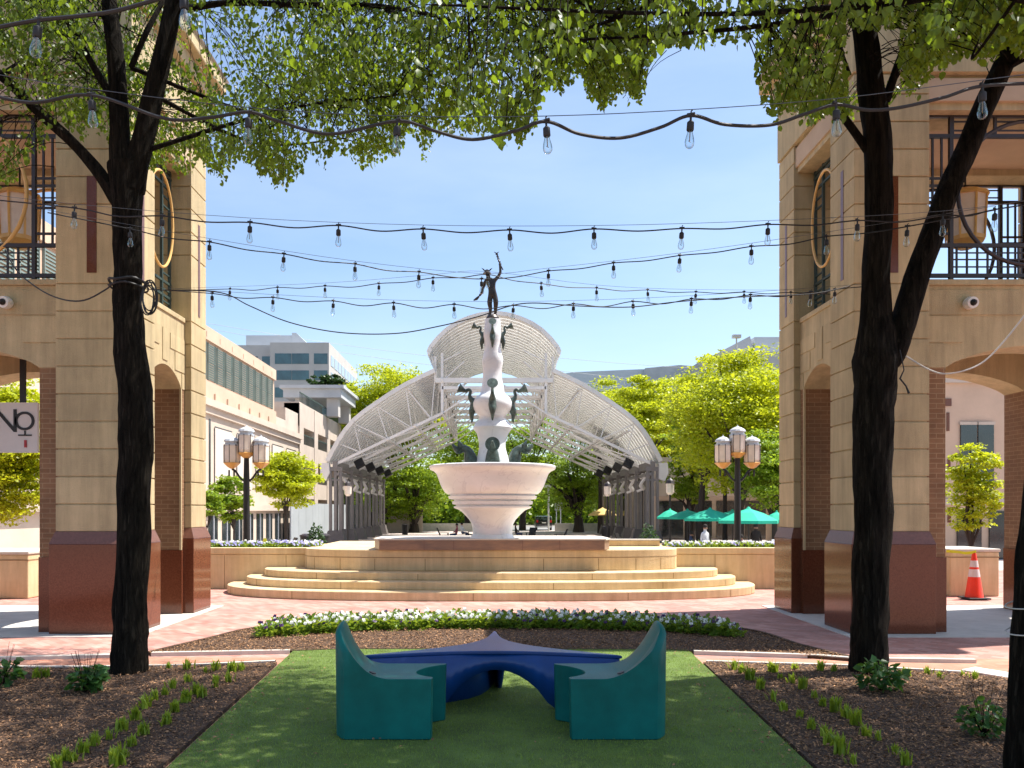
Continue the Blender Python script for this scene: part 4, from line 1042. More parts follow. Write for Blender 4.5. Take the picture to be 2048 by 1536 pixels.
def lilies(pts, label, group='young daylily clumps in the beds'):
    for i_,(px,py) in enumerate(pts):
        g=G(px,py,.035); o=bpy.data.objects.new('daylily_clump', protos[rnd.randrange(5)]); COL.objects.link(o)
        o.location=g; o.rotation_euler=(0,0,rnd.uniform(0,6.3)); s_=rnd.uniform(.42,.78); o.scale=(s_*rnd.uniform(.9,1.2),s_,s_)
        tag(o,ORD[i_]+' '+label,'plant',group)
lilies([(92,1354),(75,1356),(338,1337),(375,1339),(412,1346),(432,1340),(464,1344),(483,1341)],'yellow-green daylily sprout from the left at far edge of left bed')
lilies([(457,1364),(432,1366),(430,1375),(404,1394),(392,1388),(373,1404),(350,1424),(332,1448),(287,1470),(262,1492),(250,1515),(235,1530)],'daylily clump from the far end in the left bed row nearest the lawn')
lilies([(376,1364),(345,1376),(330,1390),(310,1400),(290,1416),(270,1440),(243,1462),(218,1478),(190,1490),(165,1506),(148,1524),(130,1520),(112,1538)],'daylily clump from the far end in the outer row of left bed')
lilies([(1467,1339),(1485,1346),(1545,1344),(1590,1340),(1642,1341),(1668,1342)],'bright daylily sprout from the left at far edge of right bed')
lilies([(1500,1360),(1520,1378),(1545,1402),(1565,1422),(1600,1436),(1622,1458),(1650,1472),(1660,1490),(1680,1508),(1705,1530)],'daylily clump from the far end in the right bed row nearest lawn')
lilies([(1560,1358),(1585,1366),(1605,1378),(1630,1396),(1645,1412),(1670,1424),(1695,1436),(1712,1450),(1730,1472),(1755,1480),(1790,1508),(1810,1530)],'daylily clump from the far end in the second row of right bed')
lilies([(1812,1352),(1855,1348),(1880,1356),(1925,1352),(1950,1358)],'dull green daylily clump from the left behind the right trunk')
def leafy(loc, n, r, h, lsz, label, name='leafy_shrub', m_=None, stems=6, seed=3, thin=0):
    q=np.random.RandomState(seed); t=thing(name, loc, label, 'shrub', None)
    d=q.normal(0,1,(n,3)); d/=np.linalg.norm(d,axis=1,keepdims=True); p=d*(q.rand(n,1)**.4)*np.array([r,r,h/2])+np.array([0,0,h/2])+np.array(loc)
    D=np.stack([d[:,0]+q.normal(0,.4,n),d[:,1]+q.normal(0,.4,n),q.normal(-.2,.5,n)],1); V,Fq=leaf_geo(p,D,q.normal(0,.5,(n,3))+np.array([0,0,1]),q.uniform(.7,1.2,n)*lsz,.42)
    fast_mesh('leaves', V, Fq, m_ or M['plant_dk'], t)
    b=MB()
    for i in range(stems):
        a=q.rand()*6.28; b.tube([Vector(loc),Vector(loc)+Vector((math.cos(a)*r*.4,math.sin(a)*r*.4,h*.5)),Vector(loc)+Vector((math.cos(a)*r*.75,math.sin(a)*r*.75,h*q.uniform(.7,1.0)))],[.006,.004,.002],5)
    for i in range(thin):
        a=q.rand()*6.28; b.tube([Vector(loc),Vector(loc)+Vector((math.cos(a)*r*.8,math.sin(a)*r*.8,h*1.5))],[.003,.0015],4)
    b.build('stems', M['bark'], t)
g=G(172,1384,.03); leafy(tuple(g),150,.15,.24,.075,'dark green leafy shrub at the foot of the left trunk',seed=4,thin=14)
g=G(5,1372,.03); leafy(tuple(g),90,.15,.26,.075,'green leafy shrub cut by the left edge of the photo',seed=5,thin=8)
g=G(1762,1384,.03); leafy(tuple(g),200,.19,.28,.07,'dark leafy shrub in front of the right trunk',seed=6)
g=G(1968,1475,.03); leafy(tuple(g),160,.15,.26,.055,'dark leafy shrub beside the trunk at the right edge',seed=7,thin=6)
# pansies
def pansy_meshes(seed, white):
    q=np.random.RandomState(seed); n=110; d=q.normal(0,1,(n,3)); d[:,2]=np.abs(d[:,2]); d/=np.linalg.norm(d,axis=1,keepdims=True)
    p=d*np.array([.13,.11,.15])*(q.rand(n,1)**.4); V,Fq=leaf_geo(p,d+q.normal(0,.5,(n,3)),q.normal(0,.4,(n,3))+np.array([0,0,1]),q.uniform(.04,.075,n),.38,True)
    o=fast_mesh('tmp',V,Fq,M['pansy_leaf']); lm=o.data; bpy.data.objects.remove(o)
    res=[lm]
    for m_,cnt in ((white[0],white[1]),(white[2],white[3])):
        b=MB()
        for i in range(cnt):
            a=q.rand()*6.28; rr=.12*q.rand()**.5; c=Vector((math.cos(a)*rr,math.sin(a)*rr*.9,.10+.08*q.rand())); nd=Vector((q.normal(0,.5),-.8+q.normal(0,.4),.6)).normalized()
            x=nd.cross(Vector((0,0,1))).normalized(); y=nd.cross(x)
            for k in range(5):
                a2=k*2*math.pi/5+.3; e=x*math.cos(a2)+y*math.sin(a2); f=x*math.cos(a2+1.57)+y*math.sin(a2+1.57); s_=.027
                b.add([c+nd*.003,c+e*s_*.6+f*s_*.5+nd*.004,c+e*s_*1.1,c+e*s_*.6-f*s_*.5],[(0,1,2,3)])
        me=bpy.data.meshes.new('petals'); me.from_pydata(b.v,[],b.f); me.materials.append(m_); res.append(me)
    return res
PAN=[pansy_meshes(70,(M['petal_w'],6,M['petal_d'],1)),pansy_meshes(71,(M['petal_w'],4,M['petal_d'],1)),pansy_meshes(72,(M['petal_w'],3,M['petal_d'],3)),pansy_meshes(73,(M['petal_w'],9,M['petal_v'],8)),pansy_meshes(74,(M['petal_w'],6,M['petal_v'],12))]
def pansy(x,y,z,k,label,group,s_=1):
    t=thing('pansy_plant',(x,y,z),label,'flowers',group); t.rotation_euler=(0,0,rnd.uniform(-.5,.5)); t.scale=(s_,s_,s_)
    for nm,me in (('leaves',PAN[k][0]),('petals',PAN[k][1]),('petals',PAN[k][2])):
        o=bpy.data.objects.new(nm,me); COL.objects.link(o); o.parent=t
for i in range(46):
    for r_ in range(3):
        x=-2.92+6.02*i/45+rnd.uniform(-.05,.05); e=abs(x-.1)/3.0; yb=11.55-.75*e**2.6
        y=yb-r_*.26-.1+rnd.uniform(-.05,.05)
        dark = x>1.2 and rnd.random()<.35
        k_ = 2 if (dark or e>.93) else rnd.choice((0,0,1,1,2))
        pansy(x,y,.035,k_,('purple-specked' if k_==2 else 'white')+' pansy, %s from the left in the %s row behind the lawn'%(ordn(i+1),('back','middle','front')[r_]),'pansies in the bed behind the lawn',rnd.uniform(.95,1.2))
for sgn,x0,x1 in ((-1,-6.3,-3.75),(1,3.75,6.5)):
    n_=20
    for i in range(n_):
        for r_ in range(2):
            x=x0+(x1-x0)*(i+.5)/n_+rnd.uniform(-.03,.03); pansy(x,WY+.42+.28*r_+rnd.uniform(-.05,.05),.79,rnd.choice((3,4,3,0)) if sgn<0 else rnd.choice((0,0,3,1)),'%s pansy from the left in the %s row of the %s stone planter'%(ordn(i+1),('front','back')[r_],'left' if sgn<0 else 'right'),'pansies in the stone planters',rnd.uniform(.9,1.15))

# ================================================================ LAMP POSTS
def lamp_post(x, y, z0, label):
    t=thing('street_lamp',(x,y,z0),label,'street lamp','three-headed lamps behind the planters'); k=y/F
    def zz(py): return H+(HOR-py)*k
    m=MB(); m.lathe([(.16,z0),(.16,z0+.25),(.10,z0+.35),(.085,z0+.9),(.075,zz(960)),(.06,zz(915))],(x,y,0),12); m.build('pole',M['black'],t)
    def head(cx,zb,s_):
        h=MB(); w_=.20*s_; h.lathe([(w_*.9,zb),(w_,zb+.06*s_),(w_,zb+.40*s_)],(cx,y,0),8,False); hd=h.build('lantern',M['frost'],t)
        h=MB(); h.lathe([(.04,zb-.15*s_),(w_*.55,zb-.11*s_),(w_*1.05,zb-.015*s_),(w_*1.0,zb)],(cx,y,0),8,False); h.build('lantern_cup',M['amber'],hd)
        h=MB(); h.lathe([(w_*1.02,zb+.40*s_),(w_*1.02,zb+.43*s_),(w_*.85,zb+.432*s_),(w_*.8,zb+.50*s_),(w_*1.0,zb+.505*s_),(w_*.9,zb+.55*s_),(w_*.5,zb+.60*s_),(w_*.12,zb+.63*s_),(.005,zb+.67*s_)],(cx,y,0),12,False); h.build('lantern_roof',M['lgrey'],hd)
        h=MB()
        for i in range(8):
            a=2*math.pi*i/8; h.tube([(cx+w_*1.0*math.cos(a),y+w_*1.0*math.sin(a),zb-.01),(cx+w_*1.01*math.cos(a),y+w_*1.01*math.sin(a),zb+.41*s_)],.008,4)
        h.lathe([(w_*1.03,zb+.40*s_),(w_*1.03,zb+.425*s_)],(cx,y,0),8,False)
        h.build('lantern_frame',M['dsteel'],hd)
    head(x,zz(905),1.0)
    for s_ in (-1,1):
        cx=x+s_*29*k*1.0; head(cx,zz(925),1.0)
        m=MB(); m.tube(arc([Vector((x,y,zz(965))),Vector((x+s_*.14,y,zz(957))),Vector((x+s_*.26,y,zz(943))),Vector((cx,y,zz(938)))],5),.026,8)
        m.tube([(cx-.07,y,zz(952)),(cx-.07,y,zz(940))],.022,6); m.tube([(cx+.05,y,zz(952)),(cx+.05,y,zz(940))],.022,6)
        m.build('arm',M['black'],t)
    m=MB(); m.lathe([(.09,zz(916)),(.03,zz(908)),(.05,zz(905))],(x,y,0),8); m.build('collar',M['gold'],t)
LY_=19.4
lamp_post((493-CX)*LY_/F,LY_,0,'black lamp post with three lanterns behind the left planter')
lamp_post((1475-CX)*LY_/F,LY_,0,'black lamp post with three lanterns behind the right planter')

# ================================================================ PAVILION
PY0, PY1 = 58.0, 81.5; ks=PY0/F; pcx=3*ks
pv = thing('glass_pavilion', (pcx,PY0,-.8), 'large pale vaulted steel pavilion roof on slender columns behind the fountain', 'pavilion')
def pz(py): return H+(HOR-py)*ks
dome=[(130,712),(127,697),(95,662),(53,639),(0,628)]; wing=[(118,743),(177,771),(235,808),(281,843),(311,883),(333,924)]
def full(pf): return [(-a,b) for a,b in pf]+[(a,b) for a,b in reversed(pf) if a>0]
def vault(pts, th, name, ribs=True, nrib=24):
    """pts: (x,z) polyline; extruded along y with thickness"""
    m=MB(); n=len(pts); vs=[]
    for y in (PY0,PY1):
        for x,z in pts: vs.append((x,y,z)); 
        for x,z in pts: vs.append((x,y,z+th))
    fs=[]
    for i in range(n-1):
        fs.append((i,i+1,2*n+i+1,2*n+i)); fs.append((n+i+1,n+i,3*n+i,3*n+i+1))
        fs.append((i+1,i,n+i,n+i+1)); fs.append((2*n+i,2*n+i+1,3*n+i+1,3*n+i))
    fs+=[(0,2*n,3*n,n),(n-1,2*n-1,4*n-1,3*n-1)]
    m.add(vs,fs)
    for k in range(nrib):
        y=PY0+.25+(PY1-PY0-.5)*k/(nrib-1)
        for (x0,z0),(x1,z1) in zip(pts[:-1],pts[1:]): m.bar((x0,y,z0-.07),(x1,y,z1-.07),.12,.14)
    o=m.build(name,M['pavpanel'],pv)
    e=MB()
    for (x0,z0),(x1,z1) in zip(pts[:-1],pts[1:]):
        e.bar((x0,PY0-.1,z0+.06),(x1,PY0-.1,z1+.06),.18,.30)
    e.build('edge_beam',M['pav'],o)
    return o
def dens(pf,k=3):
    pa=arc([Vector((a,b,0)) for a,b in pf],k); return [(p.x,p.y) for p in pa]
dm=[(pcx+a*ks,pz(b)) for a,b in dens(full(dome),2)]
vault(dm,.14,'vault_roof')
for s_ in (-1,1):
    wp=[(pcx+s_*a*ks,pz(b)) for a,b in dens(wing,2)]
    vault(wp,.14,'wing_roof')
    # clerestory panel under the dome edge
    m=MB(); x0=pcx+s_*126*ks; x1=pcx+s_*119*ks
    m.add([(x0,PY0,pz(712)),(x0,PY1,pz(712)),(x1,PY1,pz(748)),(x1,PY0,pz(748))],[(0,1,2,3)]); o=m.build('clerestory',M['pavpanel'],pv); q=o.modifiers.new('s','SOLIDIFY'); q.thickness=.08
frames=[PY0+.2+(PY1-PY0-.4)*i/5 for i in range(6)]
for y in frames:
    m=MB(); X=lambda a: pcx+a*ks
    for s_ in (-1,1):
        m.bar((X(s_*322),y,pz(930)),(X(s_*104),y,pz(826)),.17,.19)      # lower chord
        m.bar((X(s_*104),y,pz(826)),(X(s_*104),y,pz(705)),.18,.18)      # post
        m.bar((X(s_*118),y,pz(760)),(X(s_*118),y,pz(712)),.18,.18)
        m.bar((X(s_*104),y,pz(826)),(X(s_*20),y,pz(770)),.10)
        ch=[(322,930),(104,826)]
        for f0,wi in ((.25,4),(.5,3),(.72,2),(.9,1)):
            a_=322+(104-322)*f0; b_=930+(826-930)*f0
            m.bar((X(s_*a_),y,pz(b_)),(X(s_*wing[wi][0]),y,pz(wing[wi][1]+4)),.075)
            m.bar((X(s_*a_),y,pz(b_)),(X(s_*wing[max(0,wi-1)][0]),y,pz(wing[max(0,wi-1)][1]+4)),.065)
        m.bar((X(s_*104),y,pz(762)),(X(s_*60),y,pz(722)),.08); m.bar((X(s_*104),y,pz(722)),(X(s_*60),y,pz(700)),.07)
    m.bar((X(-118),y,pz(760)),(X(118),y,pz(760)),.28,.34); m.bar((X(-104),y,pz(775)),(X(104),y,pz(775)),.18,.22)
    m.build('truss',M['pav'],pv)
m=MB()
for s_ in (-1,1):
    for a_,b_ in ((104,826),(213,878),(104,760),(170,772+6),(270,855+6),(158,850)):
        m.bar((pcx+s_*a_*ks,PY0,pz(b_)),(pcx+s_*a_*ks,PY1,pz(b_)),.14)
    for i in range(5):
        ya_,yb_=frames[i],frames[i+1]
        m.bar((pcx+s_*104*ks,ya_,pz(826)),(pcx+s_*104*ks,yb_,pz(765)),.09); m.bar((pcx+s_*104*ks,yb_,pz(826)),(pcx+s_*104*ks,ya_,pz(765)),.09)
        m.bar((pcx+s_*213*ks,ya_,pz(878)),(pcx+s_*104*ks,yb_,pz(826)),.08); m.bar((pcx+s_*322*ks,ya_,pz(930)),(pcx+s_*213*ks,yb_,pz(878)),.08)
m.build('purlins',M['pav'],pv)
for s_ in (-1,1):
    xc=pcx+s_*318*ks
    for i,y in enumerate(frames):
        m=MB(); ft=pz(935)
        for dx,dy in ((-.36,0),(0,0),(.36,0),(0,.5)): m.bar((xc+dx,y+dy,.0),(xc+dx,y+dy,ft),.20)
        m.bar((xc-.5,y,ft-.1),(xc+.5,y,ft-.1),.3); m.bar((xc-.5,y,ft-.9),(xc+.5,y,ft-.9),.14)
        c=m.build('column',M['pavcol'],pv)
        b=MB(); x0,x1=xc-.75,xc+.75
        b.add([(x0,y-.5,-.8),(x1,y-.5,-.8),(x1,y+.9,-.8),(x0,y+.9,-.8),(xc-.52,y-.25,.15),(xc+.52,y-.25,.15),(xc+.52,y+.7,.15),(xc-.52,y+.7,.15)],[(0,3,2,1),(4,5,6,7),(0,1,5,4),(1,2,6,5),(2,3,7,6),(3,0,4,7)])
        b.build('column_base',M['pavbase'],c)
    m=MB(); m.bar((xc,PY0,pz(930)),(xc,PY1,pz(930)),.35,.55); m.bar((xc-s_*.2,PY0,pz(948)),(xc-s_*.2,PY1,pz(948)),.22,.22)
    m.build('eave_beam',M['pavcol'],pv)
    m=MB(); xo=pcx+s_*338*ks; m.slab([(xo-.3,pz(926)),(xo+.3,pz(926)),(xo+.36,pz(945)),(xo+.1,pz(962)),(xo-.3,pz(958))],PY0-.2,PY0+.4); m.build('gutter_end',M['pav'],pv)
    for i in range(4):
        y=PY0+2.0+5.4*i; x=pcx+s_*(318-40)*ks; t_=MB(); zc=H+(HOR-(927+0*i))*(60/F)
        t_.box(-.34,.34,-.15,.15,-.31,.31); t_.xf(Matrix.Translation((x,y,zc-.0))@Matrix.Rotation(s_*R(28),4,'Y')@Matrix.Rotation(R(-20),4,'X')); t_.build('floodlight',M['black'],pv)
    for i in range(5):   # scroll brackets hanging between the columns
        y=(frames[i]+frames[i+1])/2; m=MB(); x=xc-s_*.1
        m.tube(arc([Vector((x,y-1.5,pz(950))),Vector((x,y-.8,pz(945))),Vector((x,y,pz(952))),Vector((x,y+.8,pz(946))),Vector((x,y+1.5,pz(951)))],4),.16,6)
        m.tube(arc([Vector((x,y-.3,pz(952))),Vector((x-s_*.3,y,pz(966))),Vector((x-s_*.1,y+.4,pz(975))),Vector((x-s_*.5,y+.6,pz(981)))],4),[.12]*5+[.2]*4+[.1]*4,6)
        m.build('scroll_bracket',M['pav'],pv)

# ================================================================ BUILDINGS
# left galleria: pale stone building running away from us, face at X=-16
bl = thing('stone_building',(-19,55,-.8),'long pale stone building with louvred upper windows behind the left tower','building')
XW=-16.0; y0_,y1_=24,66
def pyz(px,py): Y=XW*F/(px-CX); return Y, H+(HOR-py)*Y/F
m=MB(); m.box(-34,XW,y0_,y1_,-.8,7.05); m.build('lower_wall',M['limestone'],bl)
m=MB(); m.box(-34,XW+.18,y0_,y1_,7.052,7.45); m.box(-34,XW+.35,y0_,y1_,7.45,7.85); m.build('cornice',M['limestone'],bl)
m=MB(); m.box(-34,XW+.05,y0_,59,7.852,8.9); m.box(-34,XW-.1,y0_,59,8.9,11.2);m.box(-34,XW+.05,y0_,59,11.2,11.95); m.build('upper_wall',M['pinkstone'],bl)
for i in range(22):
    y=25.5+i*1.5
    if y>58: break
    m=MB()
    for z in (9.0,10.1):
        for k in range(7): m.box(XW-.099,XW-.03,y+.12,y+1.28,z+.06+k*.135,z+.12+k*.135)
    m.box(XW-.098,XW+.0,y+.10,y+.14,8.98,11.1); m.box(XW-.098,XW+.0,y+1.26,y+1.30,8.98,11.1); m.box(XW-.098,XW+.0,y+.1,y+1.3,10.02,10.08)
    m.build('louvre_window',M['louvre'],bl)
m=MB()
for i in range(18): 
    y=26+i*2.2
    if y<58: m.box(XW+.05,XW+.15,y,y+.1,7.86,8.3); m.box(XW+.052,XW+.08,y+1.0,y+1.08,11.35,11.65)
m.build('trim',M['gsteel'] if False else M['pinkstone'],bl)
for i,yy_ in enumerate((46,50,54,58,62)):
    m=MB(); m.box(XW+.002,XW+.05,yy_,yy_+3.0,3.0,6.4); w_=m.build('wall_panel',M['panelpale'],bl)
    m=MB(); m.box(XW+.051,XW+.06,yy_-.06,yy_,2.95,6.45); m.box(XW+.051,XW+.06,yy_,yy_+3.0,6.40,6.46); m.build('reveal',M['glassdk'],w_)
for i,yy_ in enumerate((43.6,45.1)):
    m=MB(); m.box(XW+.003,XW+.03,yy_,yy_+.25,1.5,6.8); m.build('slot_window',M['glassdk'],bl)
for i in range(9):
    yy_=45+i*2.3; m=MB(); m.box(XW+.004,XW+.04,yy_,yy_+1.5,-.75,1.4); w_=m.build('shop_window',M['glassdk'],bl)
    m=MB(); m.box(XW+.041,XW+.09,yy_+.72,yy_+.78,-.75,1.4); m.build('mullion',M['lgrey'],w_)
m=MB(); m.box(XW+.002,XW+.3,y0_,66,1.6,2.0); m.build('string_course',M['limestone'],bl)
# parking structure beyond it
pk = thing('parking_garage',(-19,75,-.8),'bare concrete garage with open storeys beyond the pale stone building','building')
m=MB()
m.box(-34,-16,66.01,84,-.8,.3)
for z0,z1 in ((2.6,4.0),(5.9,7.2),(8.6,10.6)): m.box(-34,-15.95,66.01,84,z0,z1)
for y in (66.01,71.5,77,82.6): m.box(-17.2,-15.9,y,y+1.4,.3,10.5)
m.box(-34,-30,66.02,84,-.8,10.5)
m.build('concrete_frame',M['concwall'],pk)
m=MB(); m.box(-29.9,-17.6,66.03,83.9,.3,8.59); m.build('interior_shade_fill',M['glassdk'],pk)  # dark solid box stands in for the shade inside the open storeys
for z in (4.0,10.6,7.2):
    m=MB(); m.box(-15.98,-15.93,66.2,84,z+.75,z+.85)
    y=66.3
    while y<84: m.box(-15.98,-15.93,y,y+.06,z,z+.75); y+=.45
    m.build('railing',M['gsteel'],pk)
pg = thing('pergola',(-18,80,10.6),'flat grey roof on square posts standing on the concrete garage','pergola')
a_=P(577,800,78); c_=P(690,783,78)
m=MB(); m.box(a_.x,c_.x,76,84,12.35,13.2); m.box(a_.x-.3,c_.x+.3,75.7,84.3,13.2,13.5); m.build('roof_slab',M['grey'],pg)
for x in (c_.x-1.5,a_.x+1.0):
    for y in (76.6,82.4): m=MB(); m.box(x,x+1.1,y,y+1.1,10.62,12.35); m.build('post',M['office'],pg)
# stair tower at the step between the two
m=MB(); m.box(-19.5,-16.05,59.2,66,7.86,8.6);m.box(-19.5,-16.05,62,66,8.6,9.6); o=m.build('stair_block',M['concwall'],base=(-17,62,7.86)); tag(o,'low concrete stair block on the roof of the pale stone building','stair block')
# office block
of = thing('office_building',(-34,135,-.8),'grey mid-rise office block with teal window bands on the left skyline','building')
OY=135; ko=OY/F
def ox(px): return (px-CX)*ko
def oz(py): return H+(HOR-py)*ko
m=MB(); m.box(ox(540),ox(658),OY,OY+28,-.8,oz(685)); m.box(ox(462),ox(540),OY+3,OY+28,-.8,oz(683)); m.build('wall',M['office'],of)
m=MB(); m.box(ox(470),ox(570),OY+6,OY+24,oz(684),oz(655)); m.add([(ox(566),OY+5.9,oz(685)),(ox(612),OY+5.9,oz(685)),(ox(575),OY+5.9,oz(650)),(ox(566),OY+5.9,oz(650)),(ox(566),OY+24,oz(685)),(ox(612),OY+24,oz(685)),(ox(575),OY+24,oz(650)),(ox(566),OY+24,oz(650))],[(0,1,2,3),(7,6,5,4),(0,4,5,1),(1,5,6,2),(2,6,7,3),(3,7,4,0)]); m.build('penthouse',M['lgrey'],of)
for (py0,py1) in ((707,728),(741,760),(775,795),(808,828)):
    for (px0,px1) in ((550,583),(584,618),(628,655)):
        m=MB(); m.box(ox(px0),ox(px1),OY-.06,OY+.02,oz(py1),oz(py0)); m.build('window',M['glass'],of)
    for k in range(8):
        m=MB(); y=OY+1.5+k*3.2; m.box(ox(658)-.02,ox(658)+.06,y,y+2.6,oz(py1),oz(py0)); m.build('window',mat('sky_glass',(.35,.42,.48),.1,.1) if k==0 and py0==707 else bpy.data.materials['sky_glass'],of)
for (px0,px1) in ((475,505),(514,532)):
    m=MB(); m.box(ox(px0),ox(px1),OY+2.94,OY+3.02,oz(726),oz(706)); m.build('window',M['glass'],of)
# right skyline
rs_ = thing('grey_building',(40,160,-.8),'long low grey building showing above the trees right of the pavilion','building')
def quadb(name, pts, Y, dep, m_, parent):
    m=MB(); m.slab([((px-CX)*Y/F, H+(HOR-py)*Y/F) for px,py in pts],Y,Y+dep); return m.build(name,m_,parent)
quadb('roof',[(1120,790),(1120,748),(1150,744),(1290,738),(1290,790)],160,12,M['lgrey'],rs_)
quadb('wall',[(1291,800),(1291,736),(1360,730),(1430,735),(1430,800)],158,14,M['grey'],rs_)
quadb('lower_wall',[(1120,850),(1120,791),(1290,791),(1290,850)],159.5,12,M['office'],rs_)
r2_ = thing('tower_block',(75,150,-.8),'grey roofed block on the skyline beside the right tower','building')
quadb('wall',[(1400,900),(1400,722),(1440,704),(1640,704),(1640,900)],150,16,M['office'],r2_)
quadb('penthouse',[(1440,703.5),(1500,672),(1508,703.5)],152,8,M['grey'],r2_)
quadb('penthouse',[(1509,703.5),(1509,674),(1640,674),(1640,703.5)],152,8,M['lgrey'],r2_)
# building seen through the right arch
rb_ = thing('pink_building',(25,40,-.8),'pink stucco shop building seen through the right arch','building')
m=MB(); m.box(20.5,40,40,60,-.8,10.2); m.build('wall',M['pinkstone'],rb_)
m=MB(); m.box(20.3,40,39.8,40.0,8.0,8.4); m.box(20.3,40,39.85,40,1.9,2.2); m.build('trim',M['limestone'],rb_)
q0=P(1922,905,39.9); q1=P(1986,855,39.9)
for a_,b_ in ((1922,1954),(1957,1988)):
    m=MB(); m.box(P(a_,0,39.9).x,P(b_,0,39.9).x,39.9,40.0,2.6,5.9); w_=m.build('window',M['glassdk'],rb_)
    m=MB(); m.box(P(a_,0,39.9).x-.06,P(b_,0,39.9).x+.06,39.88,39.9,5.9,6.05); m.build('sill',M['limestone'],w_)
for py0,py1,a_,b_ in ((797,812,1889,1903),(825,862,1894,1899),(918,945,1896,1901),(1020,1045,1896,1902)):
    m=MB(); p_=P(a_,py1,39.95); r_=P(b_,py0,39.95); m.box(p_.x,r_.x,39.94,40.0,p_.z,r_.z); m.build('inlay',M['granite'],rb_)
for i in range(4):
    m=MB(); x=23.2+i*1.6; m.box(x,x+1.2,39.9,40,-.8,1.6); m.build('shop_window',M['glassdk'],rb_)
# shops at right behind umbrellas
sh = thing('shop_row',(18,68,-.8),'low tan shops with dark fronts behind the green umbrellas','building')
m=MB(); m.box(13.5,45,66,80,2.8,6.0); m.box(13.5,45,67.2,80,-.8,2.8); m.build('wall',M['concwall'],sh)
for i in range(8):
    m=MB(); x=14+i*2.4; m.box(x,x+2.0,67.1,67.2,-.7,2.4); m.build('shop_window',M['glassdk'],sh)
# grey hoarding left of pavilion
fe = thing('panel_fence',(-15,66,-.8),'plain grey site hoarding behind the pavilion columns','fence')
for i in range(12):
    m=MB(); y=60+i*2.4; m.box(-15.2,-15.1,y,y+2.36,-.8,2.2); m.build('panel',M['panelgrey'],fe)
for i in range(6):
    x=-14.9+i*1.2; m=MB(); m.box(x,x+1.16,88.6,88.7,-.8,2.4); m.build('panel',M['concwall'],fe)

# ================================================================ BACKGROUND TREES
def bg_tree(px, pyt, pyb, hw, Y, n, ls, m_, label, name='street_tree', zb=-.8, trunk_px=9, seed=1, nc=60, group='trees round the square', dep=1.0, bx=None, limbs=8):
    q=np.random.RandomState(seed); k=Y/F; X=(px-CX)*k; zt=H+(HOR-pyt)*k; zlo=H+(HOR-pyb)*k; rx=hw*k; rz=(zt-zlo)/2; zc=(zt+zlo)/2
    bxw=X if bx is None else (bx-CX)*k
    t=thing(name,(bxw,Y,zb),label,'tree',group)
    n=int(n*2.3); ls=ls*.68; nc=int(nc*1.7); rx*=1.12; rz*=1.10
    d=q.normal(0,1,(nc,3)); d/=np.linalg.norm(d,axis=1,keepdims=True); cc=np.array([X,Y,zc])+d*np.array([rx,rx*dep,rz])*(q.rand(nc,1)**.45)*.86
    cr=q.uniform(.10,.30,nc)*min(rx,rz*1.2)
    idx=q.randint(0,nc,n); dd=q.normal(0,1,(n,3)); dd/=np.linalg.norm(dd,axis=1,keepdims=True)
    p=cc[idx]+dd*cr[idx][:,None]*np.array([1.5,1.5,.45])*(q.rand(n,1)**.35)
    D=np.stack([q.normal(0,1,n),q.normal(0,1,n),q.normal(-.25,.5,n)],1); N=q.normal(0,.55,(n,3))+np.array([0,-.2,1.0])
    V,Fq=leaf_geo(p,D,N,q.uniform(.6,1.25,n)*ls,.36,True)
    fast_mesh('crown',V,Fq,m_,t)
    m=MB(); w0=trunk_px*k/2; fk=zb+(zlo-zb)*.85 if zlo>zb+1 else zb+.6
    m.tube([Vector((bxw,Y,zb)),Vector((bxw+q.normal(0,.05),Y,(zb+fk)/2)),Vector((bxw*.8+X*.2,Y,fk))],[w0*1.25,w0,w0*.9],8,wob=.05)
    for i in range(limbs):
        c=cc[q.randint(0,nc)]; a=Vector((bxw*.8+X*.2,Y,fk)); e=Vector(c); mid=a.lerp(e,.5)+Vector((0,0,rz*.18)); pa=arc([a,a.lerp(mid,.5)+Vector((q.normal(0,.1),0,.2)),mid,e],3)
        m.tube(pa,[w0*.55*(1-j/len(pa))+w0*.08 for j in range(len(pa))],5)
    m.build('trunk',M['bark_bg'],t)
    return t
LI,MI,DK=M['leaf_lime'],M['leaf_mid'],M['leaf_dark']
bg_tree(1350,742,1010,85,86,11000,.46,LI,'lime-green tree just right of the pavilion roof',seed=21,nc=90,bx=1352,trunk_px=14)
bg_tree(1490,690,1000,135,42,15000,.28,LI,'largest lime-green tree beside the right tower',seed=22,nc=130,bx=1480,trunk_px=16,limbs=12)
bg_tree(1422,704,960,84,57,10000,.32,LI,'lime-green tree behind the right lamp post',seed=23,nc=90,bx=1400,trunk_px=14)
bg_tree(1545,850,1030,80,38,5000,.24,MI,'greener tree low beside the right tower',seed=24,nc=60,bx=1550,trunk_px=12)
bg_tree(1250,770,960,75,90,5000,.42,LI,'lime tree crown showing over the right wing of the pavilion',seed=25,nc=70)
bg_tree(790,722,930,105,90,14000,.42,LI,'lime tree crown showing over the left wing of the pavilion',seed=26,nc=80)
bg_tree(715,780,960,70,93,8000,.42,MI,'mid green tree left of the pavilion roof',seed=27,nc=45)
bg_tree(830,880,1045,78,88,7500,.36,MI,'dark-trunked tree seen under the left wing of the pavilion',seed=28,nc=70,trunk_px=18,limbs=14,bx=828)
bg_tree(1155,880,1030,78,88,7500,.36,MI,'dark-trunked tree seen under the right wing of the pavilion',seed=29,nc=70,trunk_px=19,limbs=14,bx=1157)
bg_tree(925,800,1000,80,96,6500,.40,MI,'tree behind the fountain column on the left',seed=30,nc=70,trunk_px=10,bx=935)
bg_tree(1070,800,1000,80,97,6500,.40,MI,'tree behind the fountain column on the right',seed=31,nc=70,trunk_px=12,bx=1045)
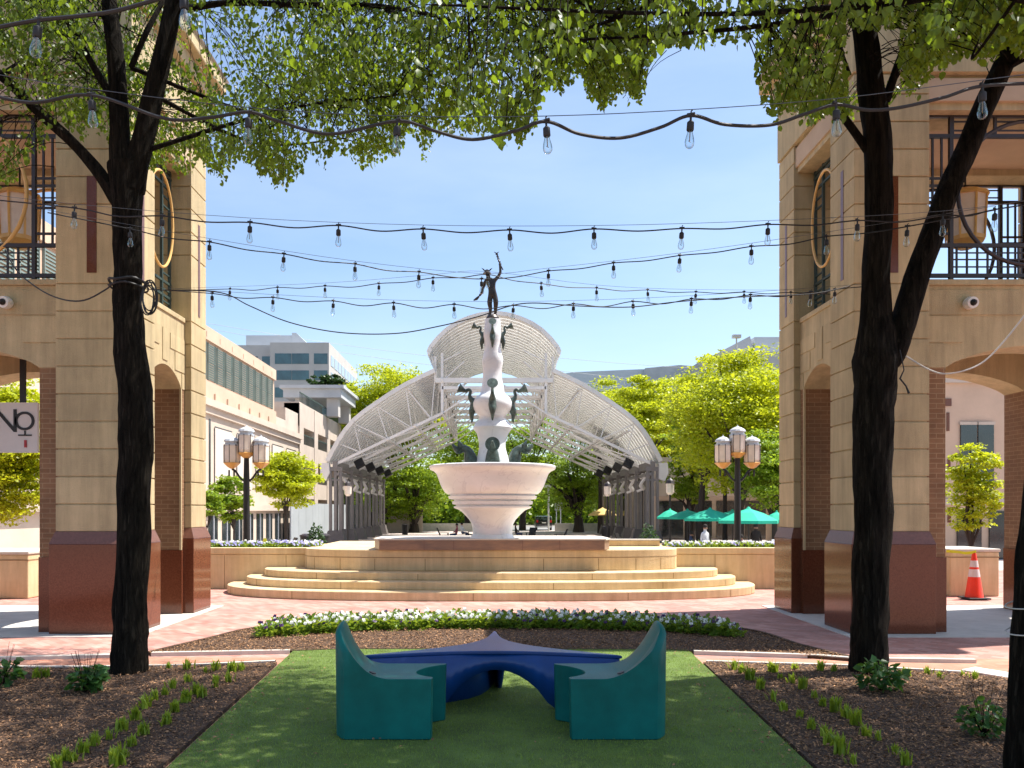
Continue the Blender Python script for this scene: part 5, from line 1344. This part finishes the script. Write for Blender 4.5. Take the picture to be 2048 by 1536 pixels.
bg_tree(985,850,1010,90,110,6500,.45,MI,'tree straight behind the fountain, over the road',seed=32,nc=70)
bg_tree(770,930,1050,50,86,3000,.34,MI,'small tree beside the left pavilion columns',seed=33,nc=40)
bg_tree(1225,950,1040,50,92,3000,.36,MI,'small tree beside the right pavilion columns',seed=34,nc=40)
bg_tree(572,898,1022,62,34,6000,.20,LI,'round lime-green young tree left of the pavilion',seed=35,nc=60,bx=572,trunk_px=7)
bg_tree(462,950,1045,40,30,3000,.17,MI,'small green tree next to the left lamp post',seed=36,nc=36,bx=470,trunk_px=5)
bg_tree(420,975,1040,28,28,1600,.14,MI,'slender sapling beside the left tower',seed=37,nc=24,bx=412,trunk_px=3)
bg_tree(655,748,785,40,90,2500,.36,DK,'dark evergreen tree on top of the concrete garage',seed=38,nc=30,zb=10.6,trunk_px=3)
bg_tree(700,760,840,26,95,1500,.36,MI,'thin pale green tree behind the pergola',seed=39,nc=26,trunk_px=4)
bg_tree(690,810,860,30,90,1500,.36,LI,'small lime tree under the pergola roof',seed=40,nc=24,trunk_px=4)
bg_tree(0,735,1050,110,20,15000,.15,LI,'lime-green tree seen through the left arch',seed=41,nc=90,bx=-60,trunk_px=12,zb=0)
bg_tree(1942,885,1070,56,22,3200,.15,LI,'young bright green tree seen through the right arch',seed=42,nc=55,bx=1942,trunk_px=9,zb=0)
bg_tree(1375,960,1010,30,60,800,.26,MI,'small dark tree behind the green umbrellas',seed=43,nc=20)
bg_tree(1200,758,900,75,84,7500,.42,LI,'lime tree crown rising just above the right wing of the roof',seed=44,nc=50)
bg_tree(1285,748,940,75,72,8000,.40,LI,'lime tree between the pavilion wing and the bigger lime trees',seed=45,nc=50)
bg_tree(1600,705,1020,90,46,5000,.28,LI,'lime-green tree half hidden by the right tower',seed=46,nc=60,bx=1600)
bg_tree(745,752,930,75,88,9000,.40,LI,'lime tree crown between the pergola and the pavilion roof',seed=47,nc=60)
bg_tree(1450,700,960,100,58,7000,.34,LI,'lime-green tree in the second row behind the largest one',seed=48,nc=90)
bg_tree(1392,800,1012,62,62,8000,.34,MI,'mid green tree filling the gap between pavilion and right lamp post',seed=49,nc=60,bx=1385,trunk_px=9)
# far wood
q=np.random.RandomState(77); n_=22000; xw=q.uniform(-60,75,n_); zw=-1+9.5*q.rand(n_)**.8*(1+.25*np.sin(xw*.5)+.15*np.sin(xw*1.3)); yw=130+q.uniform(0,10,n_)
V,Fq=leaf_geo(np.stack([xw,yw,zw],1),q.normal(0,1,(n_,3)),q.normal(0,.6,(n_,3))+np.array([0,-.3,1]),q.uniform(.5,1.1,n_),.4,True)
tag(fast_mesh('far_wood',V,Fq,M['leaf_mid']),'distant belt of green woodland beyond the road','woodland',kind='stuff')
m=MB(); m.box(-60,75,141,142,-.8,7); tag(m.build('hill',M['leaf_dark']),kind='structure')

# ================================================================ SQUARE FURNITURE
def umbrella(px, pyt, pyr, hw, Y, m_, label, cat='umbrella', zb=-.8):
    k=Y/F; x=(px-CX)*k; zt=H+(HOR-pyt)*k; zr=H+(HOR-pyr)*k; r=hw*k
    t=thing('patio_umbrella',(x,Y,zb),label,cat,'umbrellas on the square')
    m=MB(); m.lathe([(r,zr-.12),(r*1.0,zr),(r*.5,zr+(zt-zr)*.62),(.03,zt)],(x,Y,0),8,False); m.lathe([(r*.18,zt-.12),(.02,zt+.08)],(x,Y,0),8,False)
    m.f=[f for f in m.f]; m.build('canopy',m_,t)
    m=MB(); m.tube([(x,Y,zb),(x,Y,zt)],.03,6); m.build('pole',M['black'],t)
for i,(px,pt,pr_,hw,Y) in enumerate([(1497,1017,1041,60,33),(1420,1018,1037,52,38),(1375,1020,1034,38,44),(1340,1019,1034,26,48),(1553,1024,1040,28,35),(1465,1021,1036,40,46)]):
    umbrella(px,pt,pr_,hw,Y,M['um_green'],['large green patio umbrella right of the lamp post, biggest of the row','second large green patio umbrella left of the lamp post','middle-sized green patio umbrella behind the square','small green patio umbrella next to the pavilion columns','green patio umbrella cut by the right tower','green patio umbrella farther back behind the biggest one'][i])
umbrella(1205,1016,1029,28,80,M['um_yellow'],'yellow patio umbrella beside the right pavilion columns')
umbrella(1255,1019,1029,22,88,M['um_yellow'],'yellow patio umbrella glimpsed between the right pavilion columns')
umbrella(0,1050,1080,20,28,M['bluecloth'],'blue canopy glimpsed through the left arch')
# chairs, bins, people
def deck_chair():
    t=thing('deck_chair',(0,0,0),'dark chair','chair','dark lounge chairs on the square')
    m=MB(); m.bar((-.3,-.35,.36),(-.3,.35,.26),.04); m.bar((.3,-.35,.36),(.3,.35,.26),.04); m.slabx([(-.4,.34),(-.4,.38),(.3,.26),(.3,.22)],-.28,.28); m.build('seat',M['black'],t)
    m=MB(); m.slabx([(.22,.24),(.30,.24),(.62,.98),(.56,1.0)],-.28,.28); m.build('backrest',M['black'],t)
    for x in (-.3,.3):
        m=MB(); m.bar((x,-.33,0),(x,-.33,.55),.05); m.bar((x,.42,0),(x,.25,.3),.05); m.build('leg',M['black'],t); m=MB(); m.box(x-.06,x+.06,-.4,.4,.55,.58); m.build('armrest',M['black'],t)
    return t
dc=deck_chair()
cl=[(888,66,R(100),'dark lounge chair left of the fountain foot, facing right'),(1062,66,R(-20),'dark lounge chair just right of the fountain foot'),(1120,62,R(-105),'dark lounge chair right of the parked car, facing left'),(545,40,R(40),'dark chair near the left lamp post'),(570,42,R(-60),'dark chair beside the round young tree'),(1350,36,R(30),'dark chair under the green umbrella by the columns'),(1400,37,R(-40),'dark chair under the second green umbrella'),(1440,34,R(90),'dark chair left of the right lamp post'),(1510,33,R(-90),'dark chair right of the right lamp post'),(1535,34,R(20),'dark chair nearest the right tower'),(1250,50,R(60),'dark chair beside the clipped shrub'),(945,70,R(-90),'dark chair left of the fountain foot, facing left')]
for i,(px,Y,rz,lb_) in enumerate(cl):
    o = dc if i==0 else copy_tree(dc); zc_=-.8 if Y>22 else 0
    if px in (545,570,1350,1400,1440,1510,1535): zc_=H-(1082-HOR)*Y/F-.0 if False else -.8
    o.location=((px-CX)*Y/F,Y,zc_); o.rotation_euler=(0,0,rz); o['label']=lb_
def bin_(px,Y,label,h=1.0):
    x=(px-CX)*Y/F; t=thing('litter_bin',(x,Y,-.8),label,'bin','dark litter bins on the square')
    m=MB(); m.lathe([(.28,-.8),(.32,-.8+h*.85),(.34,-.8+h*.86)],(x,Y,0),16); m.build('bin_body',M['black'],t)
    m=MB(); m.lathe([(.36,-.8+h*.87),(.34,-.8+h*.93),(.15,-.8+h)],(x,Y,0),16); m.build('lid',M['dsteel'],t)
bin_(612,44,'dark litter bin left of the pavilion',1.15); bin_(648,46,'dark litter bin against the left pavilion columns',1.1); bin_(1212,60,'grey litter bin by the right pavilion columns',1.3); bin_(810,80,'dark litter bin under the left tree',1.1)
x=(530-CX)*34/F; m=MB(); m.lathe([(.09,-.8),(.09,.35),(.06,.45)],(x,34,0),12); o=m.build('bollard',M['tape'],base=(x,34,-.8)); tag(o,'yellow bollard behind the left planter','bollard')
for px_,Y_,lb_,w_ in ((632,27,'round clipped shrub left of the fountain platform',.32),(1297,27,'clipped conical shrub right of the fountain platform',.34)):
    leafy(((px_-CX)*Y_/F,Y_,-.8),1400,w_,2.0,.09,lb_,name='clipped_shrub',m_=M['leaf_dark'],seed=int(px_))
# people
def person(px, Y, zb, pose, shirt, label, rz=0, sc_=1):
    k=Y/F; x=(px-CX)*k; t=thing('person',(x,Y,zb),label,'person')
    if pose=='stand':
        V=[(0,0,.95),(0,0,1.15),(0,0,1.38),(0,0,1.50),(0,-.01,1.60),(0,-.01,1.70),(.17,0,1.40),(.22,.02,1.12),(.22,-.08,.88),(-.17,0,1.40),(-.22,.02,1.12),(-.2,-.1,.90),(.1,0,.88),(.11,-.02,.48),(.11,.04,.07),(.12,-.10,.04),(-.1,0,.88),(-.12,.05,.48),(-.12,.12,.07),(-.12,0,.04)]
    else:
        V=[(0,0,.50),(0,.05,.70),(0,.10,.95),(0,.10,1.07),(0,.08,1.17),(0,.07,1.27),(.17,.08,.97),(.23,-.02,.75),(.18,-.22,.66),(-.17,.08,.97),(-.23,-.02,.75),(-.18,-.22,.66),(.1,-.02,.50),(.12,-.42,.50),(.12,-.46,.08),(.12,-.6,.05),(-.1,-.02,.50),(-.12,-.42,.50),(-.12,-.46,.08),(-.12,-.6,.05)]
    E=[(0,1),(1,2),(2,3),(3,4),(4,5),(2,6),(6,7),(7,8),(2,9),(9,10),(10,11),(0,12),(12,13),(13,14),(14,15),(0,16),(16,17),(17,18),(18,19)]
    Rd=[.13,.125,.14,.055,.085,.09,.06,.045,.035,.06,.045,.035,.09,.065,.045,.04,.09,.065,.045,.04]
    Mx=Matrix.Translation((x,Y,zb))@Matrix.Rotation(rz,4,'Z')
    skin_fig('body',[Mx@Vector(v) for v in V],E,Rd,shirt,t,sub=1)
    hd=Vector(V[5]); m=MB(); m.lathe([(.105,-.03),(.11,.03),(.08,.09),(.02,.115)],tuple(hd),12); m.xf(Mx); m.build('hair',M['hair'],t)
    lg=MB()
    for a_,b_,c_ in ((12,13,14),(16,17,18)): lg.tube([Vector(V[a_]),Vector(V[b_]),Vector(V[c_])],[.105,.078,.06],8)
    lg.xf(Mx); lg.build('trousers',M['denim'],t)
    m=MB(); m.lathe([(.088,-.05),(.098,.0),(.07,.03)],(hd.x,hd.y-.012,hd.z-.06),12); m.xf(Mx); m.build('face',M['skin'],t)
person(912,64,-.8,'sit',M['tshirt'],'seated person in a dark red top left of the fountain foot',R(-80))
person(925,68,-.8,'sit',M['wshirt'],'seated person in a pale top behind the one in dark red',R(60))
person(1033,66,-.8,'sit',M['hair'],'seated person in dark clothes right of the fountain foot',R(80))
person(1410,36,-.8,'stand',M['wshirt'],'person standing in a white shirt under the green umbrella',R(30))
person(1385,40,-.8,'sit',M['denim'],'seated person in blue under the second green umbrella',R(100))
person(1480,35,-.8,'sit',M['tshirt'],'seated person in red under the biggest green umbrella',R(-60))
person(1512,37,-.8,'stand',M['hair'],'person standing in dark clothes near the right tower',R(-20))
# parked car
def car():
    Y=96; k=Y/F; x=(1085+3-CX)*k; zb=-.8
    t=thing('parked_car',(x,Y,zb),'dark sport utility car seen from behind, right of the fountain foot','car')
    m=MB(); w_=.97
    prof=[(Y,zb+.35),(Y-.05,zb+.75),(Y+.05,zb+1.15),(Y+.45,zb+1.68),(Y+2.9,zb+1.74),(Y+3.7,zb+1.2),(Y+4.8,zb+1.05),(Y+4.9,zb+.35)]
    m.slabx(prof,x-w_,x+w_); bd=m.build('body',M['carpaint'],t,bevel=.08)
    m=MB(); m.add([(x-.75,Y+.04,zb+1.2),(x+.75,Y+.04,zb+1.2),(x+.68,Y+.40,zb+1.62),(x-.68,Y+.40,zb+1.62)],[(0,1,2,3)]); m.v=[(a,b_-.03,c) for a,b_,c in m.v]; m.build('rear_window',M['glassdk'],t)
    for s_ in (-1,1):
        m=MB(); m.box(x+s_*.70,x+s_*.93,Y-.08,Y+.1,zb+.95,zb+1.25); m.build('tail_light',M['redlight'],t)
        m=MB(); m.tube([(x+s_*.75,Y+.9,zb+.35),(x+s_*.98,Y+.9,zb+.35)],.35,16); m.build('wheel',M['rubber'],t)
    m=MB(); m.box(x-.26,x+.26,Y-.085,Y-.06,zb+.85,zb+1.0); m.build('number_plate',M['white'],t)
    m=MB(); m.box(x-.9,x+.9,Y-.14,Y+.05,zb+.35,zb+.55); m.build('bumper',M['lgrey'],t)
car()
# low walls along the road, sign posts, mast
for (px0,px1,py0,lb_) in ((770,945,1046,'low pale wall along the road left of the fountain'),(1110,1235,1046,'low pale wall along the road right of the car')):
    Y=93; m=MB(); m.box((px0-CX)*Y/F,(px1-CX)*Y/F,Y,Y+.4,-.8,.1); tag(m.build('low_wall',M['conc'],base=((px0-CX)*Y/F,Y,-.8)),lb_,'wall')
t=thing('mast_pole',((1097-CX)*94/F,94,-.8),'slim white pole with a camera head by the road','pole')
x=(1097-CX)*94/F; m=MB(); m.tube([(x,94,-.8),(x,94,4.6)],.10,8); m.build('pole',M['white'],t); m=MB(); m.box(x-.5,x+.3,93.8,94.2,4.3,4.6); m.build('camera_head',M['white'],t)
t=thing('street_sign',((1117-CX)*94/F,94,-.8),'square white sign board on two posts by the road','sign')
x=(1117-CX)*94/F; m=MB(); m.box(x-.45,x+.45,93.9,94,1.6,2.5); m.build('sign_panel',M['lgrey'],t)
for dx in (-.25,.25): m=MB(); m.tube([(x+dx,94.05,-.8),(x+dx,94.05,2.4)],.05,6); m.build('post',M['lgrey'],t)
for px_,Y_,lb_ in ((1215,56,'single-lantern lamp post beside the right pavilion columns'),(1340,50,'single-lantern lamp post among the green umbrellas'),(696,55,'thin black lamp post among the left pavilion columns')):
    x=(px_-CX)*Y_/F; t=thing('lamp_post',(x,Y_,-.8),lb_,'street lamp'); m=MB(); m.tube([(x,Y_,-.8),(x,Y_,2.6)],[.09,.06],8); m.build('pole',M['black'],t)
    m=MB(); m.lathe([(.12,2.6),(.24,2.75),(.26,3.3)],(x,Y_,0),8,False); m.build('lantern',M['frost'],t); m=MB(); m.lathe([(.3,3.3),(.22,3.5),(.03,3.65)],(x,Y_,0),8,False); m.build('lantern_roof',M['dsteel'],t)
# roof-top light pole on the right skyline
x=(1473-CX)*60/F; m=MB(); m.tube([(x,60,-.8),(x,60,H+(HOR-672)*60/F)],.06,6); m.box(x-.3,x+.3,59.8,60.2,H+(HOR-676)*60/F,H+(HOR-670)*60/F)
tag(m.build('light_mast',M['grey'],base=(x,60,-.8)),'thin mast with a flat lamp head above the largest lime tree','pole')
# overhead power lines far off
for i,(a_,c_,b_,lb_) in enumerate([((405,645),(800,705),(1560,790),'upper faint power line on the left skyline'),((405,655),(800,722),(1560,810),'lower faint power line on the left skyline'),((1120,716),(1300,731),(1560,745),'faint power line above the right skyline')]):
    m=MB(); m.tube(arc([P(a_[0],a_[1],150),P(c_[0],c_[1],150),P(b_[0],b_[1],150)],6),.035,4); tag(m.build('power_line',M['grey'],base=P(*c_,150)),lb_,'cable')
